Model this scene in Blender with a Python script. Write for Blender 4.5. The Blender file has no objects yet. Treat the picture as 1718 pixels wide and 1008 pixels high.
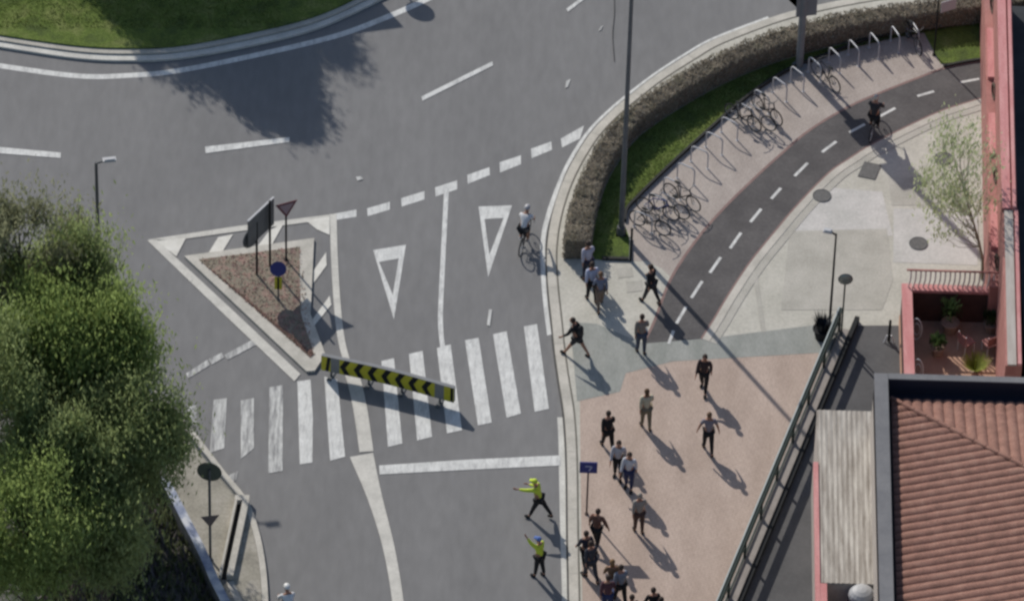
import bpy, bmesh, math, random
from mathutils import Vector, Matrix
PI = math.pi
R_ = math.radians
random.seed(7)
scn = bpy.context.scene
COL = scn.collection

# ------------------------------------------------------------------ camera
DEP = R_(44.0); ROLL = R_(1.7); DIST = 242.0; FPX = 11600.0
CP = Vector((0, -DIST*math.cos(DEP), DIST*math.sin(DEP)))
FW = Vector((0, math.cos(DEP), -math.sin(DEP)))
R0 = Vector((1, 0, 0)); U0 = Vector((0, math.sin(DEP), math.cos(DEP)))
RT = R0*math.cos(ROLL) + U0*math.sin(ROLL)
UP = U0*math.cos(ROLL) - R0*math.sin(ROLL)
cam = bpy.data.cameras.new('camera'); camo = bpy.data.objects.new('camera', cam); COL.objects.link(camo)
m3 = Matrix((RT, UP, -FW)).transposed()
camo.matrix_world = Matrix.Translation(CP) @ m3.to_4x4()
cam.sensor_width = 36; cam.lens = 36*FPX/1718.0
cam.clip_start = 5; cam.clip_end = 3000
scn.camera = camo

# ------------------------------------------------------------------ light
SUN_EL = R_(36.5); SUN_AZ = math.atan2(-0.545, 0.838)      # azimuth from +Y towards +X
w = bpy.data.worlds.new('World'); scn.world = w; w.use_nodes = True
nt = w.node_tree; nt.nodes.clear()
sky = nt.nodes.new('ShaderNodeTexSky'); sky.sky_type = 'NISHITA'; sky.sun_disc = False
sky.sun_elevation = SUN_EL; sky.sun_rotation = SUN_AZ % (2*PI)
bg = nt.nodes.new('ShaderNodeBackground'); bg.inputs[1].default_value = 0.10
ow = nt.nodes.new('ShaderNodeOutputWorld')
nt.links.new(sky.outputs[0], bg.inputs[0]); nt.links.new(bg.outputs[0], ow.inputs[0])
sl = bpy.data.lights.new('sun', 'SUN'); sl.energy = 3.55; sl.angle = R_(0.6); sl.color = (1.0, 0.95, 0.88)
so = bpy.data.objects.new('sun', sl); COL.objects.link(so)
LD = Vector((-math.sin(SUN_AZ)*math.cos(SUN_EL), -math.cos(SUN_AZ)*math.cos(SUN_EL), -math.sin(SUN_EL)))
so.rotation_euler = LD.to_track_quat('-Z', 'Y').to_euler()
so.location = (0, 0, 60)
scn.view_settings.view_transform = 'Standard'; scn.view_settings.look = 'None'
scn.view_settings.exposure = 0.15; scn.view_settings.gamma = 1.0
scn.render.engine = 'CYCLES'
scn.cycles.filter_width = 2.7

# ------------------------------------------------------------------ helpers
def g(px, py, z=0.0):
    """the point at height z seen at photo pixel px,py"""
    d = FW + RT*((px-859.0)/FPX) + UP*((504.0-py)/FPX)
    t = (z-CP.z)/d.z
    return CP + d*t
def gs(pts, z=0.0): return [g(x, y, z) for x, y in pts]

def spline(pts, n=8, closed=False):
    """Catmull-Rom through 2-D or 3-D points"""
    P = [Vector(p) for p in pts]; out = []
    N = len(P)
    for i in range(N-1):
        a = P[i-1] if i > 0 else P[0]*2-P[1]
        b, c = P[i], P[i+1]
        d = P[i+2] if i+2 < N else P[N-1]*2-P[N-2]
        for k in range(n):
            t = k/n
            out.append(0.5*((2*b)+(c-a)*t+(2*a-5*b+4*c-d)*t*t+(3*b-a-3*c+d)*t**3))
    out.append(P[-1]); return out
def gspline(pts, z=0.0, n=8): return [g(p[0], p[1], z) for p in spline(pts, n)]

MATS = {}
def mat(name, c1, c2=None, scale=3.0, rough=0.85, bump=0.0, bscale=None, c3=None, stretch=None, spec=0.3, metallic=0.0, fine=0.0, detail=6.0, lo=0.35, hi=0.65, brick=0):
    if name in MATS: return MATS[name]
    m = bpy.data.materials.new(name); m.use_nodes = True; MATS[name] = m
    t = m.node_tree; b = t.nodes['Principled BSDF']
    b.inputs['Roughness'].default_value = rough; b.inputs['Metallic'].default_value = metallic
    b.inputs['Specular IOR Level'].default_value = spec
    col = (*c1, 1)
    geo = t.nodes.new('ShaderNodeNewGeometry')
    vec = geo.outputs['Position']
    if stretch:
        mp = t.nodes.new('ShaderNodeMapping'); mp.inputs['Scale'].default_value = stretch
        t.links.new(vec, mp.inputs[0]); vec = mp.outputs[0]
    b.inputs['Base Color'].default_value = col
    if c2:
        n = t.nodes.new('ShaderNodeTexNoise'); n.inputs['Scale'].default_value = scale; n.inputs['Detail'].default_value = detail
        n.inputs['Roughness'].default_value = 0.62
        t.links.new(vec, n.inputs['Vector'])
        r = t.nodes.new('ShaderNodeValToRGB'); r.color_ramp.elements[0].position = lo; r.color_ramp.elements[1].position = hi
        r.color_ramp.elements[0].color = (*c1, 1); r.color_ramp.elements[1].color = (*c2, 1)
        if c3:
            e = r.color_ramp.elements.new((lo+hi)/2); e.color = (*c3, 1)
        t.links.new(n.outputs[0], r.inputs[0]); out = r.outputs[0]
        if fine:
            n2 = t.nodes.new('ShaderNodeTexNoise'); n2.inputs['Scale'].default_value = scale*14; n2.inputs['Detail'].default_value = 4
            t.links.new(vec, n2.inputs['Vector'])
            mr = t.nodes.new('ShaderNodeMapRange'); mr.inputs[1].default_value = 0.3; mr.inputs[2].default_value = 0.7
            mr.inputs[3].default_value = 1-fine; mr.inputs[4].default_value = 1+fine
            t.links.new(n2.outputs[0], mr.inputs[0])
            mx = t.nodes.new('ShaderNodeVectorMath'); mx.operation = 'SCALE'
            t.links.new(out, mx.inputs[0]); t.links.new(mr.outputs[0], mx.inputs['Scale']); out = mx.outputs[0]
        t.links.new(out, b.inputs['Base Color'])
    if brick:
        bk = t.nodes.new('ShaderNodeTexBrick'); bk.inputs['Scale'].default_value = brick; bk.inputs['Mortar Size'].default_value = .03
        bk.inputs['Color1'].default_value = (1, 1, 1, 1); bk.inputs['Color2'].default_value = (.965, .965, .965, 1); bk.inputs['Mortar'].default_value = (.86, .855, .85, 1)
        mpb = t.nodes.new('ShaderNodeMapping'); mpb.inputs['Rotation'].default_value = (0, 0, .28); t.links.new(geo.outputs['Position'], mpb.inputs[0]); t.links.new(mpb.outputs[0], bk.inputs['Vector'])
        mm = t.nodes.new('ShaderNodeVectorMath'); mm.operation = 'MULTIPLY'; t.links.new(out, mm.inputs[0]); t.links.new(bk.outputs[0], mm.inputs[1]); t.links.new(mm.outputs[0], b.inputs['Base Color'])
    if bump:
        n3 = t.nodes.new('ShaderNodeTexNoise'); n3.inputs['Scale'].default_value = bscale or scale*4; n3.inputs['Detail'].default_value = 5
        t.links.new(vec, n3.inputs['Vector'])
        bp = t.nodes.new('ShaderNodeBump'); bp.inputs['Strength'].default_value = bump; bp.inputs['Distance'].default_value = 0.05
        t.links.new(n3.outputs[0], bp.inputs['Height']); t.links.new(bp.outputs[0], b.inputs['Normal'])
    return m
def leafmat(name, c1, c2, c3, scale=1.2, trans=0.45):
    if name in MATS: return MATS[name]
    m = mat(name, c1, c2, scale=scale, rough=0.6, c3=c3, fine=0.16, lo=0.3, hi=0.7)
    t = m.node_tree; b = t.nodes['Principled BSDF']; o = t.nodes['Material Output']
    tr = t.nodes.new('ShaderNodeBsdfTranslucent'); mx = t.nodes.new('ShaderNodeMixShader'); mx.inputs[0].default_value = trans
    src = b.inputs['Base Color'].links[0].from_socket
    t.links.new(src, tr.inputs[0]); t.links.new(b.outputs[0], mx.inputs[1]); t.links.new(tr.outputs[0], mx.inputs[2])
    t.links.new(mx.outputs[0], o.inputs[0])
    return m
def worn_paint(name, c1, under, amount=0.45, scale=2.6, stretch=(3, .6, 1), soft=0.1):
    """road paint that has worn through to the asphalt in streaks"""
    m = mat(name, c1, tuple(v*0.8 for v in c1), scale=2.0, rough=0.7, fine=0.12)
    t = m.node_tree; b = t.nodes['Principled BSDF']; src = b.inputs['Base Color'].links[0].from_socket
    geo = t.nodes.new('ShaderNodeNewGeometry'); mp = t.nodes.new('ShaderNodeMapping'); mp.inputs['Scale'].default_value = stretch
    n = t.nodes.new('ShaderNodeTexNoise'); n.inputs['Scale'].default_value = scale; n.inputs['Detail'].default_value = 7; n.inputs['Roughness'].default_value = 0.7
    t.links.new(geo.outputs['Position'], mp.inputs[0]); t.links.new(mp.outputs[0], n.inputs['Vector'])
    r = t.nodes.new('ShaderNodeValToRGB'); r.color_ramp.elements[0].position = amount; r.color_ramp.elements[1].position = amount+soft
    mx = t.nodes.new('ShaderNodeMix'); mx.data_type = 'RGBA'; mx.inputs[6].default_value = (*under, 1)
    t.links.new(n.outputs[0], r.inputs[0]); t.links.new(r.outputs[0], mx.inputs[0]); t.links.new(src, mx.inputs[7])
    t.links.new(mx.outputs[2], b.inputs['Base Color'])
    return m

class MB:
    def __init__(s): s.v = []; s.f = []; s.m = []
    def add(s, vs, fs, mi=0):
        o = len(s.v); s.v += [Vector(v) for v in vs]
        for f in fs: s.f.append([o+i for i in f]); s.m.append(mi)
        return s
    def box(s, c, size, rz=0.0, mi=0, rot=None):
        M = rot if rot else Matrix.Rotation(rz, 3, 'Z')
        x, y, z = [k/2 for k in size]
        vs = [Vector(c)+M@Vector((a*x, b*y, d*z)) for d in (-1, 1) for a, b in ((-1, -1), (1, -1), (1, 1), (-1, 1))]
        return s.add(vs, [(3,2,1,0), (4,5,6,7), (0,1,5,4), (1,2,6,5), (2,3,7,6), (3,0,4,7)], mi)
    def beam(s, a, b, wd, ht, mi=0):
        """box from a to b (bottom centre line), wd across, ht tall"""
        a, b = Vector(a), Vector(b); d = (b-a); d2 = Vector((d.x, d.y, 0)).normalized(); n = Vector((-d2.y, d2.x, 0))*wd/2
        h = Vector((0, 0, ht)); vs = [a-n, b-n, b+n, a+n, a-n+h, b-n+h, b+n+h, a+n+h]
        return s.add(vs, [(3,2,1,0), (4,5,6,7), (0,1,5,4), (1,2,6,5), (2,3,7,6), (3,0,4,7)], mi)
    def tube(s, a, b, r0, r1=None, n=8, mi=0, cap=True):
        a, b = Vector(a), Vector(b); r1 = r0 if r1 is None else r1
        d = (b-a).normalized() if (b-a).length > 1e-6 else Vector((0,0,1))
        x = d.orthogonal().normalized(); y = d.cross(x)
        vs = [a+(x*math.cos(2*PI*k/n)+y*math.sin(2*PI*k/n))*r0 for k in range(n)]+[b+(x*math.cos(2*PI*k/n)+y*math.sin(2*PI*k/n))*r1 for k in range(n)]
        fs = [(k, (k+1) % n, n+(k+1) % n, n+k) for k in range(n)]
        if cap: fs += [tuple(range(n-1, -1, -1)), tuple(range(n, 2*n))]
        return s.add(vs, fs, mi)
    def path(s, pts, r, n=8, mi=0):
        for a, b in zip(pts[:-1], pts[1:]): s.tube(a, b, r, r, n, mi)
        return s
    def sphere(s, c, r, seg=10, rings=7, mi=0, M=None):
        r = Vector((r, r, r)) if isinstance(r, (int, float)) else Vector(r)
        vs = []; fs = []
        for i in range(rings+1):
            th = PI*i/rings
            for k in range(seg):
                ph = 2*PI*k/seg; p = Vector((r.x*math.sin(th)*math.cos(ph), r.y*math.sin(th)*math.sin(ph), r.z*math.cos(th)))
                vs.append(Vector(c)+(M@p if M else p))
        for i in range(rings):
            for k in range(seg):
                fs.append((i*seg+k, (i+1)*seg+k, (i+1)*seg+(k+1) % seg, i*seg+(k+1) % seg))
        return s.add(vs, fs, mi)
    def torus(s, c, R, r, ax, seg=24, n=6, mi=0, sx=1.0, sy=1.0):
        ax = Vector(ax).normalized(); z = Vector((0, 0, 1))
        u = ax.cross(z).normalized() if abs(ax.dot(z)) < .95 else Vector((1, 0, 0)); v = u.cross(ax).normalized()
        vs = []; fs = []
        for i in range(seg):
            a = 2*PI*i/seg; d = u*math.cos(a)*sx+v*math.sin(a)*sy; dn = (u*math.cos(a)+v*math.sin(a))
            for k in range(n):
                b = 2*PI*k/n; vs.append(Vector(c)+d*R+dn*r*math.cos(b)+ax*r*math.sin(b))
        for i in range(seg):
            for k in range(n):
                j = (i+1) % seg; l = (k+1) % n; fs.append((i*n+k, j*n+k, j*n+l, i*n+l))
        return s.add(vs, fs, mi)
    def prism(s, pts, z0, z1, mi=0, side=None):
        """vertical prism on an outline; its cap is a planar n-gon"""
        n = len(pts); P = [Vector(p) for p in pts]
        area = sum(P[i].x*P[(i+1) % n].y-P[(i+1) % n].x*P[i].y for i in range(n))
        if area < 0: P.reverse()
        vs = [Vector((p.x, p.y, z0)) for p in P]+[Vector((p.x, p.y, z1)) for p in P]
        s.add(vs, [tuple(range(n, 2*n)), tuple(range(n-1, -1, -1))], mi)
        o = len(s.v)-2*n
        for i in range(n):
            s.f.append([o+i, o+(i+1) % n, o+n+(i+1) % n, o+n+i]); s.m.append(mi if side is None else side)
        return s
    def sheet(s, pts, z, mi=0):
        n = len(pts); P = [Vector((p[0], p[1], z)) for p in pts]
        area = sum(P[i].x*P[(i+1) % n].y-P[(i+1) % n].x*P[i].y for i in range(n))
        if area < 0: P.reverse()
        return s.add(P, [tuple(range(n))], mi)
    def strip(s, A, B, z=None, mi=0):
        n = len(A); f = lambda p: Vector((p[0], p[1], z)) if z is not None else Vector(p)
        vs = [f(p) for p in A]+[f(p) for p in B]
        fs = []
        for i in range(n-1):
            q = (i, i+1, n+i+1, n+i)
            nn = (vs[q[1]]-vs[q[0]]).cross(vs[q[2]]-vs[q[0]])
            fs.append(q if nn.z >= 0 else q[::-1])
        return s.add(vs, fs, mi)
    def build(s, name, mats, parent=None, smooth=False, world=False):
        me = bpy.data.meshes.new(name)
        off = Vector((0, 0, 0))
        if world and parent: off = parent.location
        me.from_pydata([tuple(v-off) for v in s.v], [], s.f)
        if not isinstance(mats, (list, tuple)): mats = [mats]
        for m in mats: me.materials.append(m)
        me.polygons.foreach_set('material_index', s.m)
        if smooth: me.polygons.foreach_set('use_smooth', [True]*len(s.f))
        me.update()
        o = bpy.data.objects.new(name, me); COL.objects.link(o)
        if parent: o.parent = parent
        return o
def offset(P, d):
    """polyline moved sideways (to its right for positive d)"""
    out = []
    for i, p in enumerate(P):
        a = P[max(i-1, 0)]; b = P[min(i+1, len(P)-1)]
        t = Vector((b[0]-a[0], b[1]-a[1], 0)).normalized()
        out.append(Vector((p[0], p[1], p[2] if len(p) > 2 else 0))+Vector((t.y, -t.x, 0))*d)
    return out
def wallstrip(mb, A, B, z0, z1, mi=0, top=0):
    """solid between polylines A and B, from z0 to z1"""
    Z = lambda P, z: [Vector((p[0], p[1], z)) for p in P]
    mb.prism(Z(A, 0)+Z(B, 0)[::-1], z0, z1, mi)
    return mb
def thing(name, label, cat, loc=(0, 0, 0), rz=0.0, group=None):
    o = bpy.data.objects.new(name, None); COL.objects.link(o); o.location = loc; o.rotation_euler = (0, 0, rz)
    o.empty_display_size = 0.3
    o['label'] = label; o['category'] = cat
    if group: o['group'] = group
    return o
def tag(o, label, cat, group=None, kind=None):
    o['label'] = label; o['category'] = cat
    if group: o['group'] = group
    if kind: o['kind'] = kind
    return o
def struct(o): o['kind'] = 'structure'; return o
def copy_tree(o, parent=None):
    c = o.copy(); COL.objects.link(c); c.parent = parent
    for ch in list(o.children): copy_tree(ch, c)
    return c
def place(o, loc, rz, label, group=None):
    o.location = loc; o.rotation_euler = (0, 0, rz); o['label'] = label
    if group: o['group'] = group
    return o

# ------------------------------------------------------------------ materials
ASP = (0.150, 0.149, 0.152)
M_asph = mat('asphalt', (0.160, 0.158, 0.156), (0.200, 0.197, 0.193), scale=0.16, rough=0.9, bump=0.2, bscale=30, fine=0.07, lo=.3, hi=.72, stretch=(1.6, .5, 1))
M_ground = mat('ground_concrete', (0.30, 0.29, 0.27), (0.36, 0.35, 0.33), scale=0.6, fine=.1)
M_white = worn_paint('road_paint', (0.64, 0.64, 0.61), (.36, .36, .35), 0.30, soft=.22)
M_faded = worn_paint('faded_road_paint', (0.58, 0.58, 0.55), ASP, 0.34, 1.8, (3.2, .4, 1), soft=.26)
M_beige = worn_paint('beige_road_paint', (0.56, 0.54, 0.485), (0.30, .29, .27), 0.28)
M_kerb = mat('kerb_stone', (0.40, 0.38, 0.33), (0.52, 0.49, 0.43), scale=1.6, rough=.85, fine=.12)
M_gut = mat('gutter_concrete', (0.47, 0.46, 0.42), (0.58, 0.57, 0.52), scale=1.2, fine=.12)
M_pale = mat('pale_paving', (0.40, 0.385, 0.33), (0.49, 0.47, 0.41), scale=0.7, rough=.85, fine=.1, bump=.1)
M_pale2 = mat('light_slab', (0.44, 0.43, 0.40), (0.53, 0.51, 0.48), scale=0.9, rough=.85, fine=.1)
M_pale3 = mat('worn_slab', (0.355, 0.34, 0.295), (0.435, 0.415, 0.365), scale=1.1, rough=.85, fine=.12)
M_green = mat('grey_green_paving', (0.235, 0.245, 0.222), (0.30, 0.305, 0.28), scale=0.8, fine=.1, stretch=(1.8, .6, 1))
M_bike = mat('lane_asphalt', (0.078, 0.073, 0.072), (0.112, 0.105, 0.102), scale=0.7, rough=.9, fine=.12)
M_redge = mat('red_edging', (0.20, 0.13, 0.12), (0.25, .17, .15), scale=3)
M_dark = mat('dark_joint', (0.035, 0.035, 0.033), rough=.9)
M_grass = mat('grass', (0.070, 0.096, 0.030), (0.145, 0.170, 0.056), scale=1.1, rough=.9, bump=.6, bscale=14, fine=.3, c3=(0.10, 0.14, 0.032), spec=.1)
M_soil = mat('island_soil', (0.20, 0.135, 0.115), (0.29, 0.185, 0.155), scale=2.2, rough=.95, bump=.6, bscale=20, fine=.2, c3=(.22, .2, .15))
M_lane = mat('grey_lane', (0.078, 0.077, 0.078), (0.108, 0.105, 0.105), scale=0.5, fine=.08)
M_bank = mat('bank_earth', (0.085, 0.095, 0.075), (0.17, 0.155, 0.15), scale=1.2, rough=.95, bump=.6, bscale=10, fine=.3, spec=.05)
M_walk = mat('walk_concrete', (0.22, 0.205, 0.17), (0.34, 0.315, 0.27), scale=0.9, fine=.15, c3=(.30, .28, .23))
M_steel = mat('galvanised_steel', (0.42, 0.43, 0.44), rough=.4, metallic=.7)
M_black = mat('black_paint', (0.018, 0.019, 0.020), rough=.75, spec=.15)
M_dgrey = mat('dark_grey_paint', (0.085, 0.09, 0.092), (.115, .12, .12), scale=2, rough=.5)
M_mgrey = mat('mid_grey_paint', (0.17, 0.175, 0.18), (.21, .215, .22), scale=2, rough=.5)
M_lgrey = mat('light_grey_metal', (0.45, 0.45, 0.45), rough=.45)
M_rgreen = mat('railing_green', (0.018, 0.032, 0.026), rough=.5)
M_raillit = mat('railing_sunlit_edge', (0.46, 0.50, 0.46), rough=.3, metallic=.3)  # pale colour stands for sun on the dark railing's top edge
M_yel = mat('yellow_reflective', (0.50, 0.46, 0.03), (.42, .38, .03), scale=5, rough=.5)
M_hi = mat('high_vis_yellow', (0.50, 0.62, 0.05), rough=.7)
M_blue = mat('sign_blue', (0.028, 0.035, 0.17), rough=.45)
M_red = mat('sign_red', (0.13, 0.045, 0.055), rough=.45)
M_wsign = mat('sign_white', (0.7, 0.7, 0.7), rough=.45)
M_pink = mat('salmon_paint', (0.47, 0.18, 0.175), (0.57, 0.28, 0.265), scale=1.6, rough=.7, fine=.12, stretch=(2, .4, 1))
M_rose = mat('rose_wall', (0.31, 0.13, 0.115), (0.40, .19, .165), scale=1.8, rough=.8, fine=.1)
M_peach = mat('peach_render', (0.45, 0.33, 0.25), (0.52, .38, .30), scale=2, rough=.85, fine=.1)
M_ocap = mat('grey_beige_coping', (0.36, 0.32, 0.28), (0.44, .40, .36), scale=2.5, stretch=(3, .4, 1), fine=.1)
M_maroon = mat('maroon_with_shade', (0.06, 0.032, 0.028), (0.085, .045, .038), scale=2, rough=.85)  # shade on the inner terrace walls is put into this dark maroon
M_terra = mat('terracotta_floor', (0.42, 0.25, 0.175), (0.50, .31, .22), scale=1.4, rough=.85, fine=.12)
M_navy = mat('shade_navy', (0.020, 0.022, 0.035), rough=.6)  # shade of the parapet's inner face and gutter put into the colour
M_cope = mat('grey_coping', (0.145, 0.145, 0.15), (.18, .178, .18), scale=1.5, fine=.08)
M_tile = mat('roof_tile', (0.165, 0.086, 0.064), (0.28, 0.157, 0.118), scale=2.6, rough=.85, fine=.35, c3=(.235, .12, .09), lo=.28, hi=.72)
M_wall = mat('facade_render', (0.36, 0.32, 0.29), (0.42, .38, .34), scale=1.2, fine=.1)
M_weath = mat('weathered_sheet', (0.25, 0.222, 0.19), (0.45, 0.42, 0.37), scale=1.5, rough=.8, c3=(.35, .32, .28), stretch=(4.5, .55, 1), fine=.15)
M_hedge = leafmat('hedge_leaf', (0.23, 0.205, 0.165), (0.29, 0.275, 0.20), (.36, .325, .265), 1.1, .3)
M_hcore = mat('hedge_twigs', (0.15, 0.125, 0.095), (.22, .19, .14), scale=6, rough=.95, bump=.8, bscale=14)
M_leafA = leafmat('willow_leaf', (0.20, 0.27, 0.085), (0.34, 0.42, 0.14), (.27, .345, .11), .55, .55)
M_leafB = leafmat('alder_leaf', (0.21, 0.265, 0.11), (0.33, 0.39, 0.17), (.27, .325, .135), .55, .55)
M_leafC = leafmat('budding_leaf', (0.18, 0.18, 0.11), (0.34, 0.34, 0.21), (.24, .25, .145), .8, .5)
M_leafD = leafmat('pale_blossom_leaf', (0.26, 0.33, 0.14), (0.60, 0.62, 0.42), (.42, .47, .26), 3.0, .5)
M_leafE = leafmat('pot_leaf', (0.05, 0.09, 0.04), (0.13, 0.2, 0.06), (.08, .13, .05), 3.0)
M_bark = mat('bark', (0.075, 0.055, 0.042), (0.12, .095, .075), scale=6, rough=.95, bump=.6, stretch=(3, 3, .6))
M_skin = mat('skin', (0.48, 0.27, 0.19), rough=.6)
M_skin2 = mat('tanned_skin', (0.32, 0.17, 0.115), rough=.6)
def cloth(name, c): return mat('cloth_'+name, tuple(v*0.8 for v in c), c, scale=9, rough=.9, bump=.3, bscale=25)

# ------------------------------------------------------------------ ground and road
A = 400.0
mb = MB(); mb.sheet([(-A, -A), (A, -A), (A, A), (-A, A)], 0.0); struct(mb.build('ground', M_ground))

KERB = [(958, 1300), (956, 1100), (955, 1008), (953, 900), (952, 800), (950, 740), (946, 690), (938, 640), (931, 590), (926, 540), (921, 495), (918, 455), (918, 420), (923, 380),
        (933, 340), (948, 300), (968, 262), (992, 226), (1022, 194), (1056, 165), (1100, 131), (1155, 96), (1200, 70), (1290, 35), (1350, 18), (1420, 3), (1500, -10), (1600, -22), (1718, -32), (2000, -50), (2600, -70)]
kerb = gspline(KERB, 0.0, 5)
LK = [(-900, 420), (-300, 440), (-60, 480), (60, 520), (150, 570), (220, 620), (262, 660), (300, 695), (345, 752), (378, 795), (414, 840), (432, 885), (444, 940), (450, 1008), (453, 1150), (455, 1300)]
lkerb = gspline(LK, 0.0, 6)
mb = MB(); mb.sheet(kerb+[Vector((90, 120, 0)), Vector((-120, 120, 0)), Vector((-120, 10, 0))]+lkerb, 0.004)
struct(mb.build('road', M_asph))

# right-hand pavement slab with its kerb stone
mb = MB(); k2 = offset(kerb, 0.32)
mb.prism(k2+[Vector((120, 40, 0)), Vector((120, -60, 0)), Vector((k2[0].x, -60, 0))], 0.0, 0.12)
struct(mb.build('pavement', M_pale))
mb = MB(); wallstrip(mb, kerb, [p for p in offset(kerb, 0.31)], 0.0, 0.125)
# joints between kerb stones
struct(mb.build('kerb', M_kerb))
mb = MB(); acc = 0
for a, b in zip(kerb[:-1], kerb[1:]):
    acc += (b-a).length
    if acc > 2.6 and abs(b.x) < 22 and -20 < b.y < 20:
        acc = 0; d = (b-a).normalized(); n = Vector((d.y, -d.x, 0)); q = b
        mb.add([q+n*.0-d*.012+Vector((0, 0, .129)), q+n*.31-d*.012+Vector((0, 0, .129)), q+n*.31+d*.012+Vector((0, 0, .129)), q+d*.012+Vector((0, 0, .129))], [(0, 1, 2, 3)])
struct(mb.build('kerb_joints', M_pale3))
# dark slot behind the kerb
mb = MB(); mb.strip(offset(kerb, .325), offset(kerb, .37), 0.124); struct(mb.build('kerb_slot', mat('kerb_slot_dirt', (.10, .095, .08), (.14, .13, .11), scale=3)))
mb = MB(); mb.strip(offset(kerb, -.075), offset(kerb, -.004), 0.006); struct(mb.build('kerb_joint', mat('dark_gutter_strip', (.06, .06, .058), (.09, .088, .085), scale=3)))  # dark strip along the road-side foot of the kerb

# left pavement and kerb
mb = MB(); l2 = offset(lkerb, 0.22)
mb.prism(l2+[Vector((-80, -80, 0)), Vector((-120, 10, 0))], 0, 0.12); struct(mb.build('left_pavement', M_walk))
mb = MB(); wallstrip(mb, lkerb, offset(lkerb, 0.21), 0.0, 0.125); struct(mb.build('left_kerb', M_kerb))

# gutters and painted edge line
mb = MB()
ga = gspline([(950-13, 1300), (942, 1100), (943, 1008), (940, 900), (938, 800), (937, 740), (935, 700)], 0, 5)
gb = gspline([(956, 1300), (952, 1100), (951.5, 1008), (949.5, 900), (948.5, 800), (946.5, 740), (943.5, 700)], 0, 5)
mb.strip(ga, gb, 0.008); struct(mb.build('gutter', M_gut))
mb = MB()
ea = gspline([(918, 563), (911, 505), (907, 450), (907, 405), (916, 360), (938, 300), (959, 258), (985, 220), (1015, 189), (1050, 159), (1096, 124), (1150, 89), (1197, 63), (1288, 28)], 0, 5)
eb = gspline([(925, 561), (918, 500), (915, 452), (915, 408), (921, 372), (944, 302), (964, 262), (989, 223), (1018, 192), (1053, 162), (1098, 127), (1152, 92), (1199, 66), (1290, 31)], 0, 5)
mb.strip(ea, eb, 0.008); struct(mb.build('edge_line', M_white))

# roundabout island ring
CX, CY = -14.3, 30.4
def ring(r0, r1, n=160): return [(CX+r0*math.cos(2*PI*i/n), CY+r0*math.sin(2*PI*i/n)) for i in range(n+1)], [(CX+r1*math.cos(2*PI*i/n), CY+r1*math.sin(2*PI*i/n)) for i in range(n+1)]
ringline_pts = gspline([(-300, 55), (-150, 88), (0, 111), (130, 128), (220, 127), (300, 119), (430, 93), (560, 62), (640, 33), (715, 0), (800, -45), (900, -110)], 0, 8)
inner_w = ringline_pts
mb = MB(); mb.strip(offset(ringline_pts, -.13), offset(ringline_pts, .13), 0.008); struct(mb.build('roundabout_line', M_white))
ko = gspline([(-300, 25), (-150, 58), (0, 82), (130, 101), (220, 105), (300, 101), (400, 84), (500, 61), (560, 40), (620, 12), (700, -30), (800, -90)], 0, 8)
ki = gspline([(-300, 8), (-150, 42), (0, 66), (130, 84), (220, 88), (300, 84), (400, 66), (500, 43), (560, 22), (620, -8), (700, -52), (800, -112)], 0, 8)
mb = MB(); wallstrip(mb, ko, [a.lerp(b, .52) for a, b in zip(ko, ki)], 0, 0.10, 0); struct(mb.build('island_kerb', M_gut))
mb = MB(); wallstrip(mb, [a.lerp(b, .55) for a, b in zip(ko, ki)], ki, 0, 0.16, 0); struct(mb.build('island_inner_kerb', M_pale3))
mb = MB(); mb.prism(ki+[Vector((5, 45, 0)), Vector((-25, 55, 0)), Vector((-45, 45, 0))], 0, 0.22); struct(mb.build('island_grass', M_grass))

# ------------------------------------------------------------------ road markings
ZC = [0.008]
def nz(): ZC[0] += 0.0015; return ZC[0]
def quads(name, L, m, z=None):
    mb = MB(); z = nz()
    for q in L: mb.sheet(gs(q), z)
    return struct(mb.build(name, m))
quads('give_way_dashes', [[(598, 352), (598, 364), (560, 370), (556, 360)], [(616, 350), (654, 339), (654, 352), (617, 363)], [(673, 333), (712, 321), (712, 335), (674, 347)],
      [(730, 315), (767, 303), (767, 318), (731, 330)], [(784, 294), (821, 281), (822, 294), (785, 309)], [(838, 273), (874, 261), (874, 276), (839, 290)],
      [(891, 250), (925, 238), (926, 252), (892, 266)], [(941, 233), (980, 211), (973, 233), (943, 248)]], M_white)
def tri(name, o, i):
    a, b, c = gs(o); d, e, f = gs(i); mb = MB()
    z = nz(); mb.sheet([a, b, e, d], z); mb.sheet([b, c, f, e], z); mb.sheet([c, a, d, f], z); return struct(mb.build(name, M_white))
tri('give_way_triangle', [(803, 347), (859, 345), (819, 465)], [(813, 368), (845, 366), (821, 428)])
tri('give_way_triangle', [(626, 420), (681, 411), (661, 536)], [(636, 440), (669, 434), (659, 495)])
cl = gspline([(749, 322), (745, 400), (741, 480), (739, 540), (743, 588)], 0, 6)
mb = MB(); mb.strip(offset(cl, -.085), offset(cl, .085), nz()); struct(mb.build('lane_line', M_white))
quads('zebra_crossing', [[(879, 548), (901, 544), (921, 686), (897, 691)], [(827, 561), (850, 556), (874, 694), (850, 701)], [(780, 571), (803, 567), (825, 709), (802, 714)],
      [(733, 584), (756, 578), (775, 722), (750, 727)], [(686, 594), (709, 589), (725, 733), (700, 739)], [(640, 606), (661, 601), (675, 744), (651, 750)],
      [(544, 632), (566, 637), (579, 766), (554, 773)], [(499, 640), (521, 637), (525, 700), (524, 776), (503, 779)]], M_white)
quads('faded_zebra_stripes', [[(452, 650), (475, 646), (474, 790), (450, 794)], [(404, 672), (426, 668), (426, 752), (404, 770)], [(358, 671), (381, 668), (376, 752), (352, 760)], [(308, 683), (330, 680), (330, 716), (316, 705)],
      [(378, 800), (400, 790), (396, 806), (388, 812)]], M_faded)
quads('stop_bar', [[(636, 781), (788, 771), (940, 764), (940, 781), (788, 788), (637, 796)]], M_white)
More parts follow.
